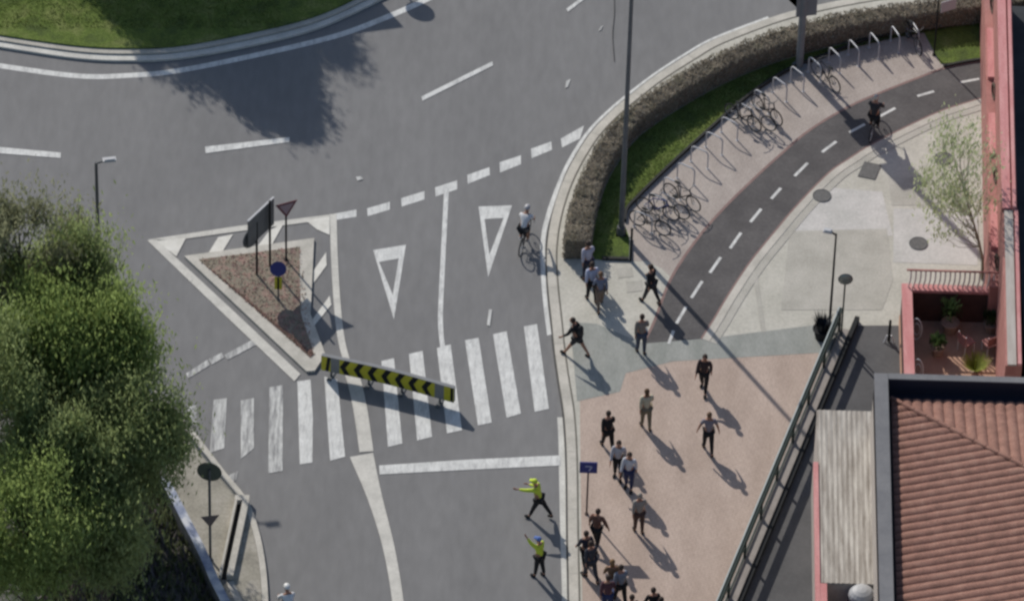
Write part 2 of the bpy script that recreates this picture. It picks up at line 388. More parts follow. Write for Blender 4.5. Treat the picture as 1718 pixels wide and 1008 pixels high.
quads('roundabout_dashes', [[(-40, 244), (102, 257), (102, 266), (-40, 255)], [(344, 247), (486, 231), (486, 239), (345, 258)], [(707, 163), (826, 104), (827, 111), (709, 170)], [(950, 16), (982, -8), (988, -6), (953, 21)],
      [(1080, -80), (1150, -130), (1154, -125), (1084, -73)]], M_white)
quads('side_road_dashes', [[(312, 627), (348, 604), (352, 613), (316, 635)], [(350, 603), (372, 592), (376, 600), (355, 612)], [(376, 596), (428, 568), (433, 577), (382, 604)]], M_faded)
# long beige line crossing the zebra and its wedge
b1 = gspline([(559, 360), (561, 430), (565, 500), (571, 560), (580, 600), (594, 640), (605, 690), (615, 758)], 0, 6)
mb = MB(); n = len(b1); zb = nz()
for i in range(n-1):
    wa = .12 if i < n*.62 else .24; wb = .12 if i+1 < n*.62 else .24
    nrm = Vector(((b1[i+1]-b1[i]).y, -(b1[i+1]-b1[i]).x, 0)).normalized()
    mb.strip([b1[i]-nrm*wa, b1[i+1]-nrm*wb], [b1[i]+nrm*wa, b1[i+1]+nrm*wb], zb)
struct(mb.build('beige_lane_line', M_beige))
wl = gspline([(587, 767), (617, 838), (642, 918), (658, 1008), (665, 1100), (667, 1300)], 0, 6)
wr = gspline([(626, 760), (640, 828), (662, 918), (677, 1008), (684, 1100), (686, 1300)], 0, 6)
mb = MB(); mb.strip(wl, wr, nz()); struct(mb.build('beige_wedge', M_beige))
# striped surround of the triangular island
quads('island_outline', [[(247, 403), (400, 380), (553, 361), (553, 369), (400, 389), (300, 403)], [(247, 404), (262, 402), (400, 530), (504, 628), (494, 640), (380, 532)]], M_beige)
quads('island_hatching', [[(262, 405), (312, 400), (296, 431)], [(366, 399), (391, 394), (372, 425), (348, 428)], [(452, 388), (477, 374), (457, 410), (432, 414)], [(512, 370), (553, 365), (553, 395), (532, 386)],
      [(547, 424), (548, 446), (526, 476), (526, 455)], [(553, 497), (556, 512), (520, 556), (516, 548)]], mat('hatch_paint', (.56, .54, .48), (.66, .64, .58), scale=3, rough=.8, fine=.1))

# cracks and small spots of old paint
mb = MB(); P = gspline([(1029, -30), (1031, 20), (1028, 60), (1031, 105)], 0, 6)
mb.strip(offset(P, -.012), offset(P, .012), nz()); struct(mb.build('road_crack', M_dark))
quads('paint_spots', [[(597, 298), (606, 297), (609, 302), (600, 304)], [(950, 137), (957, 134), (953, 147), (948, 149)], [(820, 520), (826, 520), (822, 548), (817, 546)], [(1008, 46), (1012, 44), (1008, 52), (1004, 53)]], M_faded)
# triangular traffic island
o1 = gs([(309, 433), (527, 403), (524, 470), (521, 530), (546, 598), (528, 625), (514, 626)]); i1 = gs([(333, 439), (503, 418), (503, 470), (505, 530), (527, 598), (521, 603)])
mb = MB(); mb.prism(o1, 0, .11); struct(mb.build('traffic_island', M_kerb))
mb = MB(); mb.sheet(i1, .116); struct(mb.build('island_planting_bed', M_soil))
mb = MB()
rs = random.Random(3)
for k in range(2600):
    a, b = rs.random(), rs.random()
    if a+b > 1: a, b = 1-a, 1-b
    tr = [i1[0], i1[1], i1[4]] if k % 2 else [i1[0], i1[4], i1[5]]
    p = tr[0]+(tr[1]-tr[0])*a+(tr[2]-tr[0])*b; p = Vector((p.x, p.y, .118)); an = rs.random()*PI; u = Vector((math.cos(an), math.sin(an), 0))*.03; h = Vector((rs.uniform(-.08, .08), rs.uniform(-.08, .08), rs.uniform(.02, .05)))
    mb.add([p-u, p+u, p+h], [(0, 1, 2)], 0 if rs.random() < .6 else 1)
tag(mb.build('ground_cover', [mat('dry_tuft', (.30, .165, .14), (.36, .22, .18), scale=4), mat('weed', (.22, .17, .12), (.28, .23, .16), scale=4)]), 'low reddish and olive ground cover on the triangular island', 'ground cover', kind='stuff')

# ------------------------------------------------------------------ pavement surfaces (each sheet 4 mm above the last)
Z = 0.12
mb = MB()
lane_l = [(1082, 576), (1100, 540), (1128, 468), (1171, 403), (1214, 353), (1268, 300), (1310, 262), (1357, 222), (1425, 181), (1492, 152), (1546, 131), (1587, 116), (1656, 103), (1760, 88), (1900, 74)]
lane_r = [(1175, 568), (1196, 535), (1221, 493), (1257, 439), (1300, 386), (1341, 338), (1391, 288), (1426, 264), (1459, 243), (1526, 209), (1577, 186), (1620, 172), (1656, 162), (1760, 144), (1900, 128)]
def resamp(P, n):
    L = [0]
    for a, b in zip(P[:-1], P[1:]): L.append(L[-1]+(b-a).length)
    out = []; j = 0
    for k in range(n):
        t = L[-1]*k/(n-1)
        while j < len(L)-2 and L[j+1] < t: j += 1
        u = (t-L[j])/max(L[j+1]-L[j], 1e-6); out.append(P[j].lerp(P[j+1], u))
    return out
LL = resamp(gspline(lane_l, Z, 6), 70); LR = resamp(gspline(lane_r, Z, 6), 70)
rack_edge = [(1060, 438), (1058, 400), (1046, 372), (1050, 352), (1068, 332), (1100, 300), (1140, 262), (1180, 226), (1225, 186), (1270, 150), (1330, 114), (1390, 92), (1440, 72), (1500, 56), (1545, 46), (1586, 114)]
RE = gspline(rack_edge[:-1], Z, 5)+[g(1586, 114, Z)]
M_rack = mat('rose_paving', (0.34, 0.295, 0.262), (0.41, .36, .32), scale=.8, rough=.85, fine=.1, brick=2.4, stretch=(1.6, .7, 1))
mb.sheet(RE+[p for p in LL[::-1] if True][0:0]+[g(1546, 131, Z), g(1492, 152, Z), g(1425, 181, Z), g(1357, 222, Z), g(1310, 262, Z), g(1268, 300, Z), g(1214, 353, Z), g(1171, 403, Z), g(1128, 468, Z), g(1110, 450, Z), g(1085, 438, Z)], Z+.004)
struct(mb.build('bike_rack_paving', M_rack))
mb = MB(); mb.strip(LL, LR, Z+.012); struct(mb.build('bike_lane', M_bike))
mb = MB(); mb.strip(offset(LL, -.10), LL, Z+.016); mb.strip(LR, offset(LR, .07), Z+.016); struct(mb.build('bike_lane_edging', M_redge))
mb = MB(); mb.strip(offset(LR, .07), offset(LR, .34), Z+.018); struct(mb.build('bike_lane_kerb', M_kerb))
mb = MB(); mb.strip(offset(LR, .36), offset(LR, .62), Z+.014); struct(mb.build('plaza_border', M_pale3))
mb = MB()
for (x, y), (dx, dy) in [((1126, 566), (4, -11)), ((1143, 529), (8, -14)), ((1169, 486), (9, -14)), ((1200, 445), (9, -13)), ((1234, 404), (9, -13)), ((1268, 362), (9, -11)), ((1302, 325), (8, -9)), ((1344, 285), (11, -11)), ((1391, 247), (12, -9)), ((1438, 216), (13, -7)), ((1489, 189), (13, -7)), ((1553, 158), (14, -4)), ((1627, 136), (16, -3))]:
    a, b = g(x-dx, y-dy, Z), g(x+dx, y+dy, Z); d = (b-a).normalized(); n = Vector((d.y, -d.x, 0))*.055
    mb.sheet([a-n, b-n, b+n, a+n], Z+.016)
struct(mb.build('bike_lane_dashes', M_white))
M_pinkp = mat('pink_paving', (0.375, 0.292, 0.240), (0.455, .36, .30), scale=.55, rough=.85, fine=.09, bump=.1, brick=2.4, stretch=(1.8, .6, 1))
mb = MB()
mb.sheet(gs([(977, 1300), (977, 1008), (974, 800), (973, 672), (1040, 657), (1050, 626), (1130, 606), (1372, 592), (1385, 600), (1215, 1008), (1100, 1300)], Z), Z+.004)
struct(mb.build('pink_paving', M_pinkp))
mb = MB()
mb.sheet(gs([(955, 540), (1000, 543), (1080, 576), (1176, 569), (1370, 545), (1412, 543), (1385, 600), (1372, 592), (1130, 606), (1050, 626), (1040, 657), (973, 672), (968, 672), (962, 600)], Z), Z+.008)
struct(mb.build('crossing_paving', M_green))
mb = MB()
mb.sheet(gs([(1432, 546), (1512, 546), (1800, 540), (1800, 1400), (1070, 1400), (1238, 1008)], Z), Z+.004)
struct(mb.build('grey_lane', M_lane))
mb = MB()
mb.sheet(gs([(1310, 308), (1480, 322), (1498, 395), (1470, 398), (1300, 395), (1262, 420), (1275, 380)], Z), Z+.004)
mb.sheet(gs([(1499, 350), (1640, 352), (1640, 445), (1499, 440)], Z), Z+.006)
struct(mb.build('light_slabs', M_pale2))
mb = MB()
mb.sheet(gs([(1325, 388), (1488, 384), (1498, 470), (1480, 520), (1310, 520)], Z), Z+.008)
for q in ([(1034, 451), (1060, 449), (1063, 464), (1037, 467)], [(1050, 473), (1077, 470), (1078, 488), (1052, 491)], [(1262, 455), (1270, 455), (1285, 556), (1277, 557)]): mb.sheet(gs(q, Z), Z+.010)
mb.sheet(gs([(1490, 300), (1560, 296), (1566, 345), (1496, 345)], Z), Z+.0075)
struct(mb.build('worn_slabs', M_pale3))
# grass strip and its edging
mb = MB()
hl_top = [(946, 404), (953, 355), (969, 308), (987, 267), (1015, 220), (1050, 184), (1100, 147), (1170, 106), (1240, 74), (1300, 50), (1360, 33), (1430, 18), (1500, 8), (1600, -6), (1718, -18), (1900, -34)]
hr_top = [(990, 404), (997, 355), (1008, 311), (1026, 264), (1064, 209), (1094, 184), (1135, 157), (1195, 122), (1260, 92), (1312, 73), (1370, 56), (1440, 40), (1506, 30), (1606, 16), (1718, 4), (1900, -12)]
HZ = 1.0
HL = resamp(gspline(hl_top, HZ, 6), 90); HR = resamp(gspline(hr_top, HZ, 6), 90)
gp = [Vector((p.x, p.y, 0)) for p in resamp(HR, 40)]
edge = gspline([(1012, 437), (1058, 437)], Z, 1)+[g(*p, Z) for p in [(1056, 400)]]+gspline(rack_edge[2:-1], Z, 5)+[g(1578, 108, Z), g(1656, 100, Z), g(1900, 74, Z)]
mb.sheet(gp+[g(1960, 40, Z)]+edge[::-1], Z+.024)
struct(mb.build('grass_strip', M_grass))
mb = MB(); wallstrip(mb, [g(*p, Z) for p in [(1010, 437), (1060, 438), (1060, 400)]], [g(*p, Z) for p in [(1010, 433), (1056, 434), (1057, 400)]], Z, Z+.10)
e2 = gspline(rack_edge[2:-1], Z, 5)
wallstrip(mb, e2, offset(e2, .09), Z, Z+.14)
struct(mb.build('grass_edging', M_dark))
e3 = gspline([(1582, 112), (1620, 104), (1656, 99), (1760, 86)], Z, 4); mb = MB(); wallstrip(mb, e3, offset(e3, .09), Z, Z+.1); struct(mb.build('grass_edging', M_dark))
# grass tufts
def tufts(name, poly_fn, n, label, z, seed, hgt=.09):
    rs = random.Random(seed); mb = MB()
    for _ in range(n):
        p = poly_fn(rs); p = Vector((p.x, p.y, z)); an = rs.random()*PI; u = Vector((math.cos(an), math.sin(an), 0))*.02
        h = Vector((rs.uniform(-.04, .04), rs.uniform(-.04, .04), hgt*rs.uniform(.5, 1.3)))
        mb.add([p-u, p+u, p+h], [(0, 1, 2)])
    return tag(mb.build(name, leafmat('blade', (.09, .13, .04), (.19, .22, .07), (.14, .18, .05), .9)), label, 'grass', kind='stuff')
EG = resamp([p for p in gspline(rack_edge[2:-1], Z, 5)], 90)
def strip_pt(rs):
    i = rs.uniform(2, 78); j = int(i); a = HR[j].lerp(HR[j+1], i-j); i = min(i+6, 88.9); j = int(i); b = EG[j].lerp(EG[j+1], i-j)
    return a.lerp(b, rs.uniform(.05, .93))
tufts('grass', strip_pt, 8000, 'short mown grass between the hedge and the bike racks', Z+.024, 4, .045)
tufts('grass', lambda rs: g(rs.uniform(-20, 470), rs.uniform(-60, 60)-12*abs(1) , .22) if True else None, 9000, 'rough grass on the roundabout island', .22, 6, .06)

# manhole covers
for i, (x, y, lab) in enumerate([(1379, 329, 'round dark manhole cover just right of the bike lane kerb'), (1541, 409, 'round dark manhole cover on the pale plaza near the red terrace'), (1583, 266, 'round manhole cover partly hidden by the pale tree')]):
    p = g(x, y, Z); t = thing('manhole_cover', lab, 'manhole cover', (p.x, p.y, Z), group='round covers in the plaza')
    mb = MB(); mb.tube((0, 0, .018), (0, 0, .026), .30, n=24); mb.build('lid', mat('cast_iron', (.10, .10, .095), (.15, .145, .14), scale=8), t)
    mb = MB(); mb.torus((0, 0, .02), .32, .018, (0, 0, 1)); mb.build('rim', M_dgrey, t)
a, b, c, d = [g(*p, Z) for p in [(1450, 272), (1478, 278), (1468, 302), (1439, 296)]]
mb = MB(); mb.prism([a, b, c, d], Z, Z+.03); mb.strip([a, b], [a.lerp(d, .05), b.lerp(c, .05)], Z+.034)
tag(mb.build('access_cover', MATS['cast_iron']), 'square dark metal access cover on the pale plaza', 'access cover')

# ------------------------------------------------------------------ hedge
hz0 = Z
t = thing('hedge', 'long curved clipped brown hedge following the roundabout kerb', 'hedge', (HL[0].x, HL[0].y, Z))
mb = MB(); n = len(HL)
ins = lambda a, b, f: a.lerp(b, f)
ringpts = []
for i in range(n):
    a, b = HL[i], HR[i]
    w_ = [Vector((ins(a, b, .06).x, ins(a, b, .06).y, hz0)), Vector((ins(a, b, .04).x, ins(a, b, .04).y, HZ-.16)), Vector((ins(a, b, .14).x, ins(a, b, .14).y, HZ-.03)),
          Vector((ins(a, b, .86).x, ins(a, b, .86).y, HZ-.03)), Vector((ins(a, b, .96).x, ins(a, b, .96).y, HZ-.16)), Vector((ins(a, b, .94).x, ins(a, b, .94).y, hz0))]
    ringpts += w_
mb.add(ringpts, [(i*6+k, i*6+k+1, (i+1)*6+k+1, (i+1)*6+k) for i in range(n-1) for k in range(5)]+[(0, 1, 2, 3, 4, 5)])
mb.build('twigs', M_hcore, t, world=True)
mb = MB(); rs = random.Random(11)
for k in range(26000):
    i = rs.random()*(n-2); j = int(i); u = i-j
    a = HL[j].lerp(HL[j+1], u); b = HR[j].lerp(HR[j+1], u)
    wob = .05*math.sin(i*1.7)+.04*math.sin(i*4.1)
    s = rs.random()
    if s < .62: p = a.lerp(b, rs.uniform(-.02, 1.02)); p.z = HZ+rs.uniform(-.08, .03)+wob*.6
    else:
        p = a.lerp(b, rs.choice((0.0, 1.0))+rs.uniform(-.05, .05)); p.z = rs.uniform(hz0, HZ)
    if rs.random() < .035 : 
        p = HL[0].lerp(HR[0], rs.random()); p.z = rs.uniform(hz0, HZ)
    an = rs.random()*PI; u1 = Vector((math.cos(an), math.sin(an), rs.uniform(-.4, .4)))*rs.uniform(.015, .035); v1 = Vector((rs.uniform(-.5, .5), rs.uniform(-.5, .5), 1)).normalized()*rs.uniform(.03, .10)
    mb.add([p-u1, p+u1, p+u1*.6+v1, p-u1*.6+v1], [(0, 1, 2, 3)])
mb.build('leaves', M_hedge, t, world=True)

# ------------------------------------------------------------------ trees
def tree(name, label, group, base, crown_c, rad, n_clump, leaves, lm, seed, leaf=.10, trunk_r=.17, clump_r=.55, up=1.3, wisp=0.0, bark=None):
    """tapered trunk, limbs to every leaf clump, clumps of leaf-sized faces"""
    rs = random.Random(seed); base = Vector(base); cc = Vector(crown_c)
    t = thing(name, label, 'tree', base, group=group)
    mb = MB(); top = cc+Vector((0, 0, rad[2]*.55))
    segs = 7; pts = []
    for i in range(segs+1):
        f = i/segs; p = base.lerp(top, f)+Vector((math.sin(f*5+seed)*.12, math.cos(f*4+seed)*.12, 0))*(f > 0); pts.append(p)
    for i in range(segs): mb.tube(pts[i], pts[i+1], trunk_r*(1-.85*i/segs), trunk_r*(1-.85*(i+1)/segs), 8)
    cl = []
    for k in range(n_clump):
        while True:
            q = Vector((rs.uniform(-1, 1), rs.uniform(-1, 1), rs.uniform(-1, 1)))
            if .25 < q.length < 1: break
        if q.length < .6: q = q.normalized()*rs.uniform(.55, 1)
        p = cc+Vector((q.x*rad[0], q.y*rad[1], q.z*rad[2])); cl.append(p)
        f = min(max((p.z-base.z-(1.0+rs.random()))/(top.z-base.z), .25), .95); s = pts[min(int(f*segs), segs-1)].lerp(pts[min(int(f*segs)+1, segs)], f*segs % 1)
        mid = s.lerp(p, .5)+Vector((0, 0, -.1-rs.random()*.3)); r0 = trunk_r*.32*(1-f*.5)
        mb.tube(s, mid, r0, r0*.6, 5); mb.tube(mid, p, r0*.6, r0*.2, 5)
        for _ in range(3):
            mb.tube(mid.lerp(p, rs.uniform(.3, 1)), p+Vector((rs.uniform(-1, 1), rs.uniform(-1, 1), rs.uniform(-.2, 1.2)))*clump_r, r0*.25, r0*.08, 4)
    mb.build('trunk', bark or M_bark, t, world=True)
    mb = MB(); per = leaves//n_clump
    for p in cl:
        cr = clump_r*rs.uniform(.6, 1.35); el = rs.uniform(.9, 1.6)
        for _ in range(int(per*rs.uniform(.6, 1.4))):
            d = Vector((rs.gauss(0, .5), rs.gauss(0, .5), rs.gauss(0, .5)*el))*cr
            if rs.random() < wisp: d = d*1.1+Vector((.25*d.x, .25*d.y, abs(rs.gauss(0, .5))))*cr*1.3
            c = p+d; L = leaf*rs.uniform(.6, 1.5); L *= 1.25; W = L*rs.uniform(.2, .34)
            ax = Vector((rs.uniform(-1, 1), rs.uniform(-1, 1), rs.uniform(-.3, 1)+up)).normalized(); sd = ax.cross(Vector((rs.uniform(-1, 1), rs.uniform(-1, 1), rs.uniform(-1, 1)))).normalized()
            mb.add([c-ax*L, c-sd*W, c+ax*L, c+sd*W], [(0, 1, 2, 3)])
    mb.build('crown', lm, t, world=True)
    return t
GT = 'riverside trees on the left'
def ltree(cx, cy, h, rad, lab, lm, seed, n=46, leaves=16000, leaf=.075, **k):
    c = g(cx, cy, h); rad = tuple(q*1.05 for q in rad); n = int(n*1.25); leaves = int(leaves*1.75); tree('tree', lab, GT, (c.x+.2, c.y-.1, .12), c, rad, n, leaves, lm, seed, leaf=leaf, clump_r=.62, wisp=.45, **k)
ltree(30, 455, 8.6, (2.3, 2.0, 2.7), 'topmost of the left trees, brownish green and thin at the left edge', M_leafC, 21)
ltree(138, 480, 8.0, (1.1, 1.2, 2.2), 'slender tree with an olive pointed top just left of the lamp post', M_leafB, 22, n=26, leaves=9000)
ltree(90, 600, 7.6, (2.1, 1.8, 2.5), 'bright green bushy tree below the two highest tree tops', M_leafA, 23)
ltree(178, 610, 7.2, (1.4, 1.4, 2.3), 'tree with the crown reaching furthest right over the road', M_leafA, 24, n=38, leaves=14000)
ltree(70, 520, 7.0, (2.0, 1.8, 2.2), 'olive tree filling the space under the topmost left tree', M_leafB, 30)
ltree(-20, 680, 7.4, (2.2, 2.0, 3.0), 'dark tree cut by the left edge of the view halfway down', M_leafB, 25)
ltree(222, 745, 6.3, (1.75, 1.3, 2.1), 'olive tree over the pavement just above the blue topped parapet', M_leafB, 26, n=34, leaves=12000)
ltree(110, 790, 6.3, (1.9, 1.6, 2.3), 'large dark green tree in the middle of the lower left trees', M_leafB, 27)
ltree(40, 890, 6.2, (2.0, 1.6, 2.2), 'bright green tree in the bottom left corner', M_leafA, 28)
ltree(170, 905, 5.0, (1.3, 1.3, 1.7), 'low dark tree between the bottom left corner and the parapet', M_leafB, 29, n=30, leaves=10000)
# bank below the trees
mb = MB(); mb.sheet(gs([(-900, 445), (-300, 462), (-60, 505), (60, 545), (145, 592), (205, 640), (245, 700), (278, 780), (275, 812), (340, 940), (375, 1010), (430, 1150), (440, 1400), (-900, 1400)], Z), Z+.008); struct(mb.build('bank', M_bank))
rs = random.Random(31); mb = MB()
for k in range(9000):
    y = rs.uniform(760, 1060); x = rs.uniform(60, 272+(y-812)*.5)
    p = g(x, y, Z+.01); an = rs.random()*PI; u = Vector((math.cos(an), math.sin(an), 0))*rs.uniform(.02, .06); h = Vector((rs.uniform(-.2, .2), rs.uniform(-.2, .2), rs.uniform(.1, .55)))
    mb.add([p-u, p+u, p+h], [(0, 1, 2)], 0 if rs.random() < .55 else 1)
tag(mb.build('undergrowth', [leafmat('bramble', (.10, .13, .06), (.19, .22, .10), (.14, .17, .08), 2), mat('dead_stem', (.15, .125, .13), (.22, .19, .19), scale=3)]), 'dark undergrowth and dead stems on the bank behind the parapet', 'undergrowth', kind='stuff')
# off-frame tree on the roundabout whose shade falls on the road
for (sx, sy, h, rad, sd, lab) in [(355, 60, 7.2, (2.9, 2.3, 3.0), 41, 'tall roundabout tree whose ragged shade reaches the road'), (438, 135, 6.0, (1.5, 1.6, 2.2), 42, 'smaller roundabout tree beside the tallest one'),
    (250, -5, 6.5, (2.6, 2.2, 2.8), 43, 'roundabout tree shading the grass at the top left'), (460, -10, 8.5, (2.6, 2.2, 2.8), 44, 'roundabout tree furthest right, shading the grass end')]:
    s = g(sx, sy, 0); c = s-LD*(h/(-LD.z))*1.0; c = Vector((c.x, c.y, h))
    tree('tree', lab, 'trees on the roundabout island', (c.x, c.y, .2), c, rad, 60, 26000, M_leafB, sd, clump_r=.6)
# pale tree on the plaza
b = g(1648, 468, Z); c = g(1607, 300, 4.9)
tree('blossom_tree', 'sparse pale green blossoming tree in front of the red building', None, b, c, (1.3, 1.3, 2.7), 54, 3000, M_leafD, 51, leaf=.07, trunk_r=.06, clump_r=.5, up=1.6, bark=mat('pale_bark', (.22, .20, .15), (.32, .30, .22), scale=5))

# ------------------------------------------------------------------ lamp posts and signs
def lamp_post(px, py, h, label, arm=None, r=.085, m=M_dgrey, arms=None):
    p = g(px, py, Z); t = thing('street_lamp', label, 'street lamp', (p.x, p.y, Z))
    mb = MB(); mb.tube((0, 0, 0), (0, 0, h), r, r*.62, 12); mb.build('post', m, t, smooth=False)
    mb = MB(); mb.tube((0, 0, 0), (0, 0, .35), r*1.7, r*1.4, 12); mb.box((0, 0, .012), (r*3.6, r*3.6, .024)); mb.build('base', m, t)
    if arm:
        ax, ay = arm; mb = MB(); mb.tube((0, 0, h-.05), (ax*.45, ay*.45, h+.03), .035); mb.build('arm', m, t)
        hd = MB(); L = math.hypot(ax, ay); rz = math.atan2(ay, ax)
        hd.box((ax*.72, ay*.72, h+.06), (L*.72, .2, .07), rz); hd.box((ax*.72, ay*.72, h+.11), (L*.55, .13, .04), rz)
        o = hd.build('lamp_head', M_lgrey, t)
    return t
lamp_post(169, 552, 7.9, 'dark lamp post rising behind the left trees with a short light head', arm=(.62, .12))
lamp_post(1042, 392, 12.6, 'tallest lamp post, grey, standing on the grass by the hedge end', arm=(-1.0, .5), r=.105, m=mat('slate_paint', (.10, .105, .11), (.13, .135, .14), scale=2, rough=.5))
lamp_post(1391, 553, 4.6, 'slim dark lamp post behind the top end of the green railing', arm=(-.4, .1), r=.05, m=M_black)

def sign_post(name, px, py, h, label, cat, r=.035, m=M_dgrey, z=Z, group=None):
    p = g(px, py, z); t = thing(name, label, cat, (p.x, p.y, z), group=group)
    mb = MB(); mb.tube((0, 0, 0), (0, 0, h), r, r, 10); mb.tube((0, 0, 0), (0, 0, .05), r*2.2, r*2.0, 10); mb.build('post', m, t)
    return t
def disc(mb, c, r, nrm, th=.03, mi=0, n=28):
    nrm = Vector(nrm).normalized(); c = Vector(c); mb.tube(c-nrm*th/2, c+nrm*th/2, r, r, n, mi)
def plate(mb, c, u, w_, h_, th=.03, mi=0):
    u = Vector((u[0], u[1], 0)).normalized(); n = Vector((-u.y, u.x, 0)); M = Matrix((u, n, Vector((0, 0, 1)))).transposed(); mb.box(c, (w_, th, h_), rot=M, mi=mi)
# direction panel on two posts
p1 = g(431, 461, .11); p2 = g(453, 447, .11); u = (p2-p1); u.z = 0; un = Vector((1, .35, 0)).normalized() if False else Vector((.94, 1.0, 0)).normalized()
t = thing('direction_sign', 'dark grey direction board on two posts seen from behind on the island', 'sign', (p1.x, p1.y, .11))
mb = MB(); mb.tube((0, 0, 0), (0, 0, 2.55), .04); mb.build('post', M_black, t)
mb = MB(); q = p2-p1; mb.tube((q.x, q.y, 0), (q.x, q.y, 3.15), .04); mb.build('post', M_black, t)
un = Vector((q.x, q.y, 0)).normalized()
mb = MB(); plate(mb, Vector((q.x*.45-.06, q.y*.45, 2.33)), un+Vector((0, .35, 0)), 1.5, 1.25, .04); mb.build('panel', M_dgrey, t)
mb = MB()
cpt = Vector((q.x*.45-.06, q.y*.45, 2.975)); plate(mb, cpt, un+Vector((0, .35, 0)), 1.52, .04, .07); mb.build('panel_edge', M_lgrey, t)
mb = MB(); disc(mb, (-.16, -.12, 1.95), .45, (.75, -.65, 0)); mb.build('lower_panel', M_dgrey, t)
# give-way sign
t = sign_post('give_way_sign', 480, 436, 2.4, 'inverted triangular give way sign on a thin post on the island', 'sign', m=M_black, z=.11)
def trisign(t, zc, s, rz, front, back, inner=None, name='triangle'):
    M = Matrix.Rotation(rz, 3, 'Z'); mb = MB()
    def P(k, y, sc=1.0):
        return [M@Vector((x*s*sc, y, zc+zz*s*sc)) for x, zz in ((-.5, .29), (.5, .29), (0, -.58))]
    a = P(0, -.045); b_ = P(0, -.02)
    mb.add(a+b_, [(0, 2, 1), (3, 4, 5), (0, 1, 4, 3), (1, 2, 5, 4), (2, 0, 3, 5)]); o = mb.build(name, front, t)
    if inner:
        mb = MB(); mb.add(P(0, -.049, .66), [(0, 2, 1)]); mb.build('white_field', inner, o)
    return o
trisign(t, 2.55, .82, R_(24), M_red, M_dgrey, mat('dusty_rose_field', (.30, .22, .24), rough=.6))
# keep-right bollard
t = sign_post('keep_right_bollard', 467, 503, 1.45, 'short yellow bollard with a round blue sign on the island', 'sign', r=.03, m=M_dgrey, z=.11)
mb = MB(); disc(mb, (0, -.06, 1.55), .29, (0, -1, .25)); o = mb.build('blue_disc', M_blue, t)
mb = MB(); mb.box((0, -.04, .85), (.26, .04, .55)); o = mb.build('marker_board', M_yel, t)
mb = MB(); mb.box((0, -.064, .85), (.07, .01, .54)); mb.build('black_stripe', M_black, o)
# left signs seen from behind
t = sign_post('traffic_sign', 353, 938, 4.3, 'post with a large round sign above a small triangle on the left pavement', 'sign', r=.045)
mb = MB(); disc(mb, (0, .05, 4.15), .42, (.15, 1, .0)); mb.build('round_sign', mat('olive_sign_back', (.10, .11, .085), rough=.5), t)
trisign(t, 1.95, .62, R_(12), mat('brown_sign_back', (.15, .12, .11), rough=.5), M_dgrey, None, 'triangle_sign')
# blue rectangular sign by the kerb
t = sign_post('blue_sign', 984, 862, 2.3, 'blue rectangular sign on a brown post beside the lower kerb', 'sign', r=.032, m=mat('brown_post', (.10, .07, .06), rough=.6))
mb = MB(); mb.box((0, -.05, 2.3), (.60, .04, .50)); o = mb.build('panel', M_blue, t)
mb = MB(); mb.box((0, -.074, 2.37), (.22, .006, .05)); mb.box((.07, -.074, 2.26), (.05, .006, .22), rot=Matrix.Rotation(R_(24), 3, 'Y')); mb.build('white_mark', mat('pale_blue_mark', (.35, .36, .5), rough=.5), o)
# round mirror by the railing
t = sign_post('traffic_mirror', 1411, 566, 2.75, 'round convex mirror on a thin post at the top end of the green railing', 'mirror', r=.03, m=M_rgreen)
mb = MB(); mb.sphere((0, -.04, 2.85), (.24, .08, .24), 16, 8); mb.build('mirror_face', mat('mirror_grey', (.25, .28, .25), rough=.3, metallic=.4), t)
mb = MB(); mb.torus((0, -.04, 2.85), .24, .02, (0, 1, 0)); mb.build('rim', M_dgrey, t)
# big post with two panels at the top
t = sign_post('post_with_panels', 1341, 112, 9.5, 'thick grey post carrying two dark panels at the head of the bike racks', 'sign post', r=.14, m=M_mgrey)
mb = MB(); mb.box((.12, 0, 3.05), (.75, .10, 1.1), R_(12)); mb.add([(-.55, 0, 3.7), (-.55, 0, 3.2), (-.25, 0, 2.85), (-.25, 0, 3.7)], [(0, 1, 2, 3), (3, 2, 1, 0)]); mb.build('lower_panel', M_mgrey, t)
mb = MB(); mb.box((.05, 0, 4.95), (1.0, .12, 1.1), R_(20)); mb.build('upper_panel', M_dgrey, t)
mb = MB(); mb.tube((0, 0, 9.4), (.7, .2, 9.5), .04); mb.box((.9, .25, 9.5), (.5, .18, .07), R_(16)); mb.build('lamp_head', M_lgrey, t)
# thin post with pale panel near the top right grass
t = sign_post('signpost', 1567, 93, 2.9, 'thin black signpost with a pale tilted panel beside the right grass patch', 'sign', r=.032, m=M_black)
mb = MB(); plate(mb, (.38, .1, 2.35), (1, .5), .62, .5, .03); mb.build('panel', M_lgrey, t)
# dark post at grass corner
p = g(1058, 437, Z); t = thing('marker_post', 'short black post with a white side at the grass corner', 'post', (p.x, p.y, Z))
mb = MB(); mb.box((0, 0, .75), (.08, .08, 1.5)); mb.box((0, 0, 1.51), (.10, .10, .03)); mb.build('post', M_black, t)
mb = MB(); mb.box((-.055, -.02, .55), (.02, .06, 1.0)); mb.build('white_strip', M_lgrey, t)
# bollard by terrace
p = g(1491, 573, Z); t = thing('bollard', 'black bollard with white foot standing on the grey lane by the terrace', 'bollard', (p.x, p.y, Z))
mb = MB(); mb.tube((0, 0, .05), (0, 0, 1.0), .055, .045, 12); mb.sphere((0, 0, 1.0), .048); mb.build('shaft', M_black, t)
mb = MB()
for s in (-1, 1): mb.tube((s*.17, -.05, 0), (s*.07, 0, .3), .02, .03)
mb.build('foot', M_wsign, t)

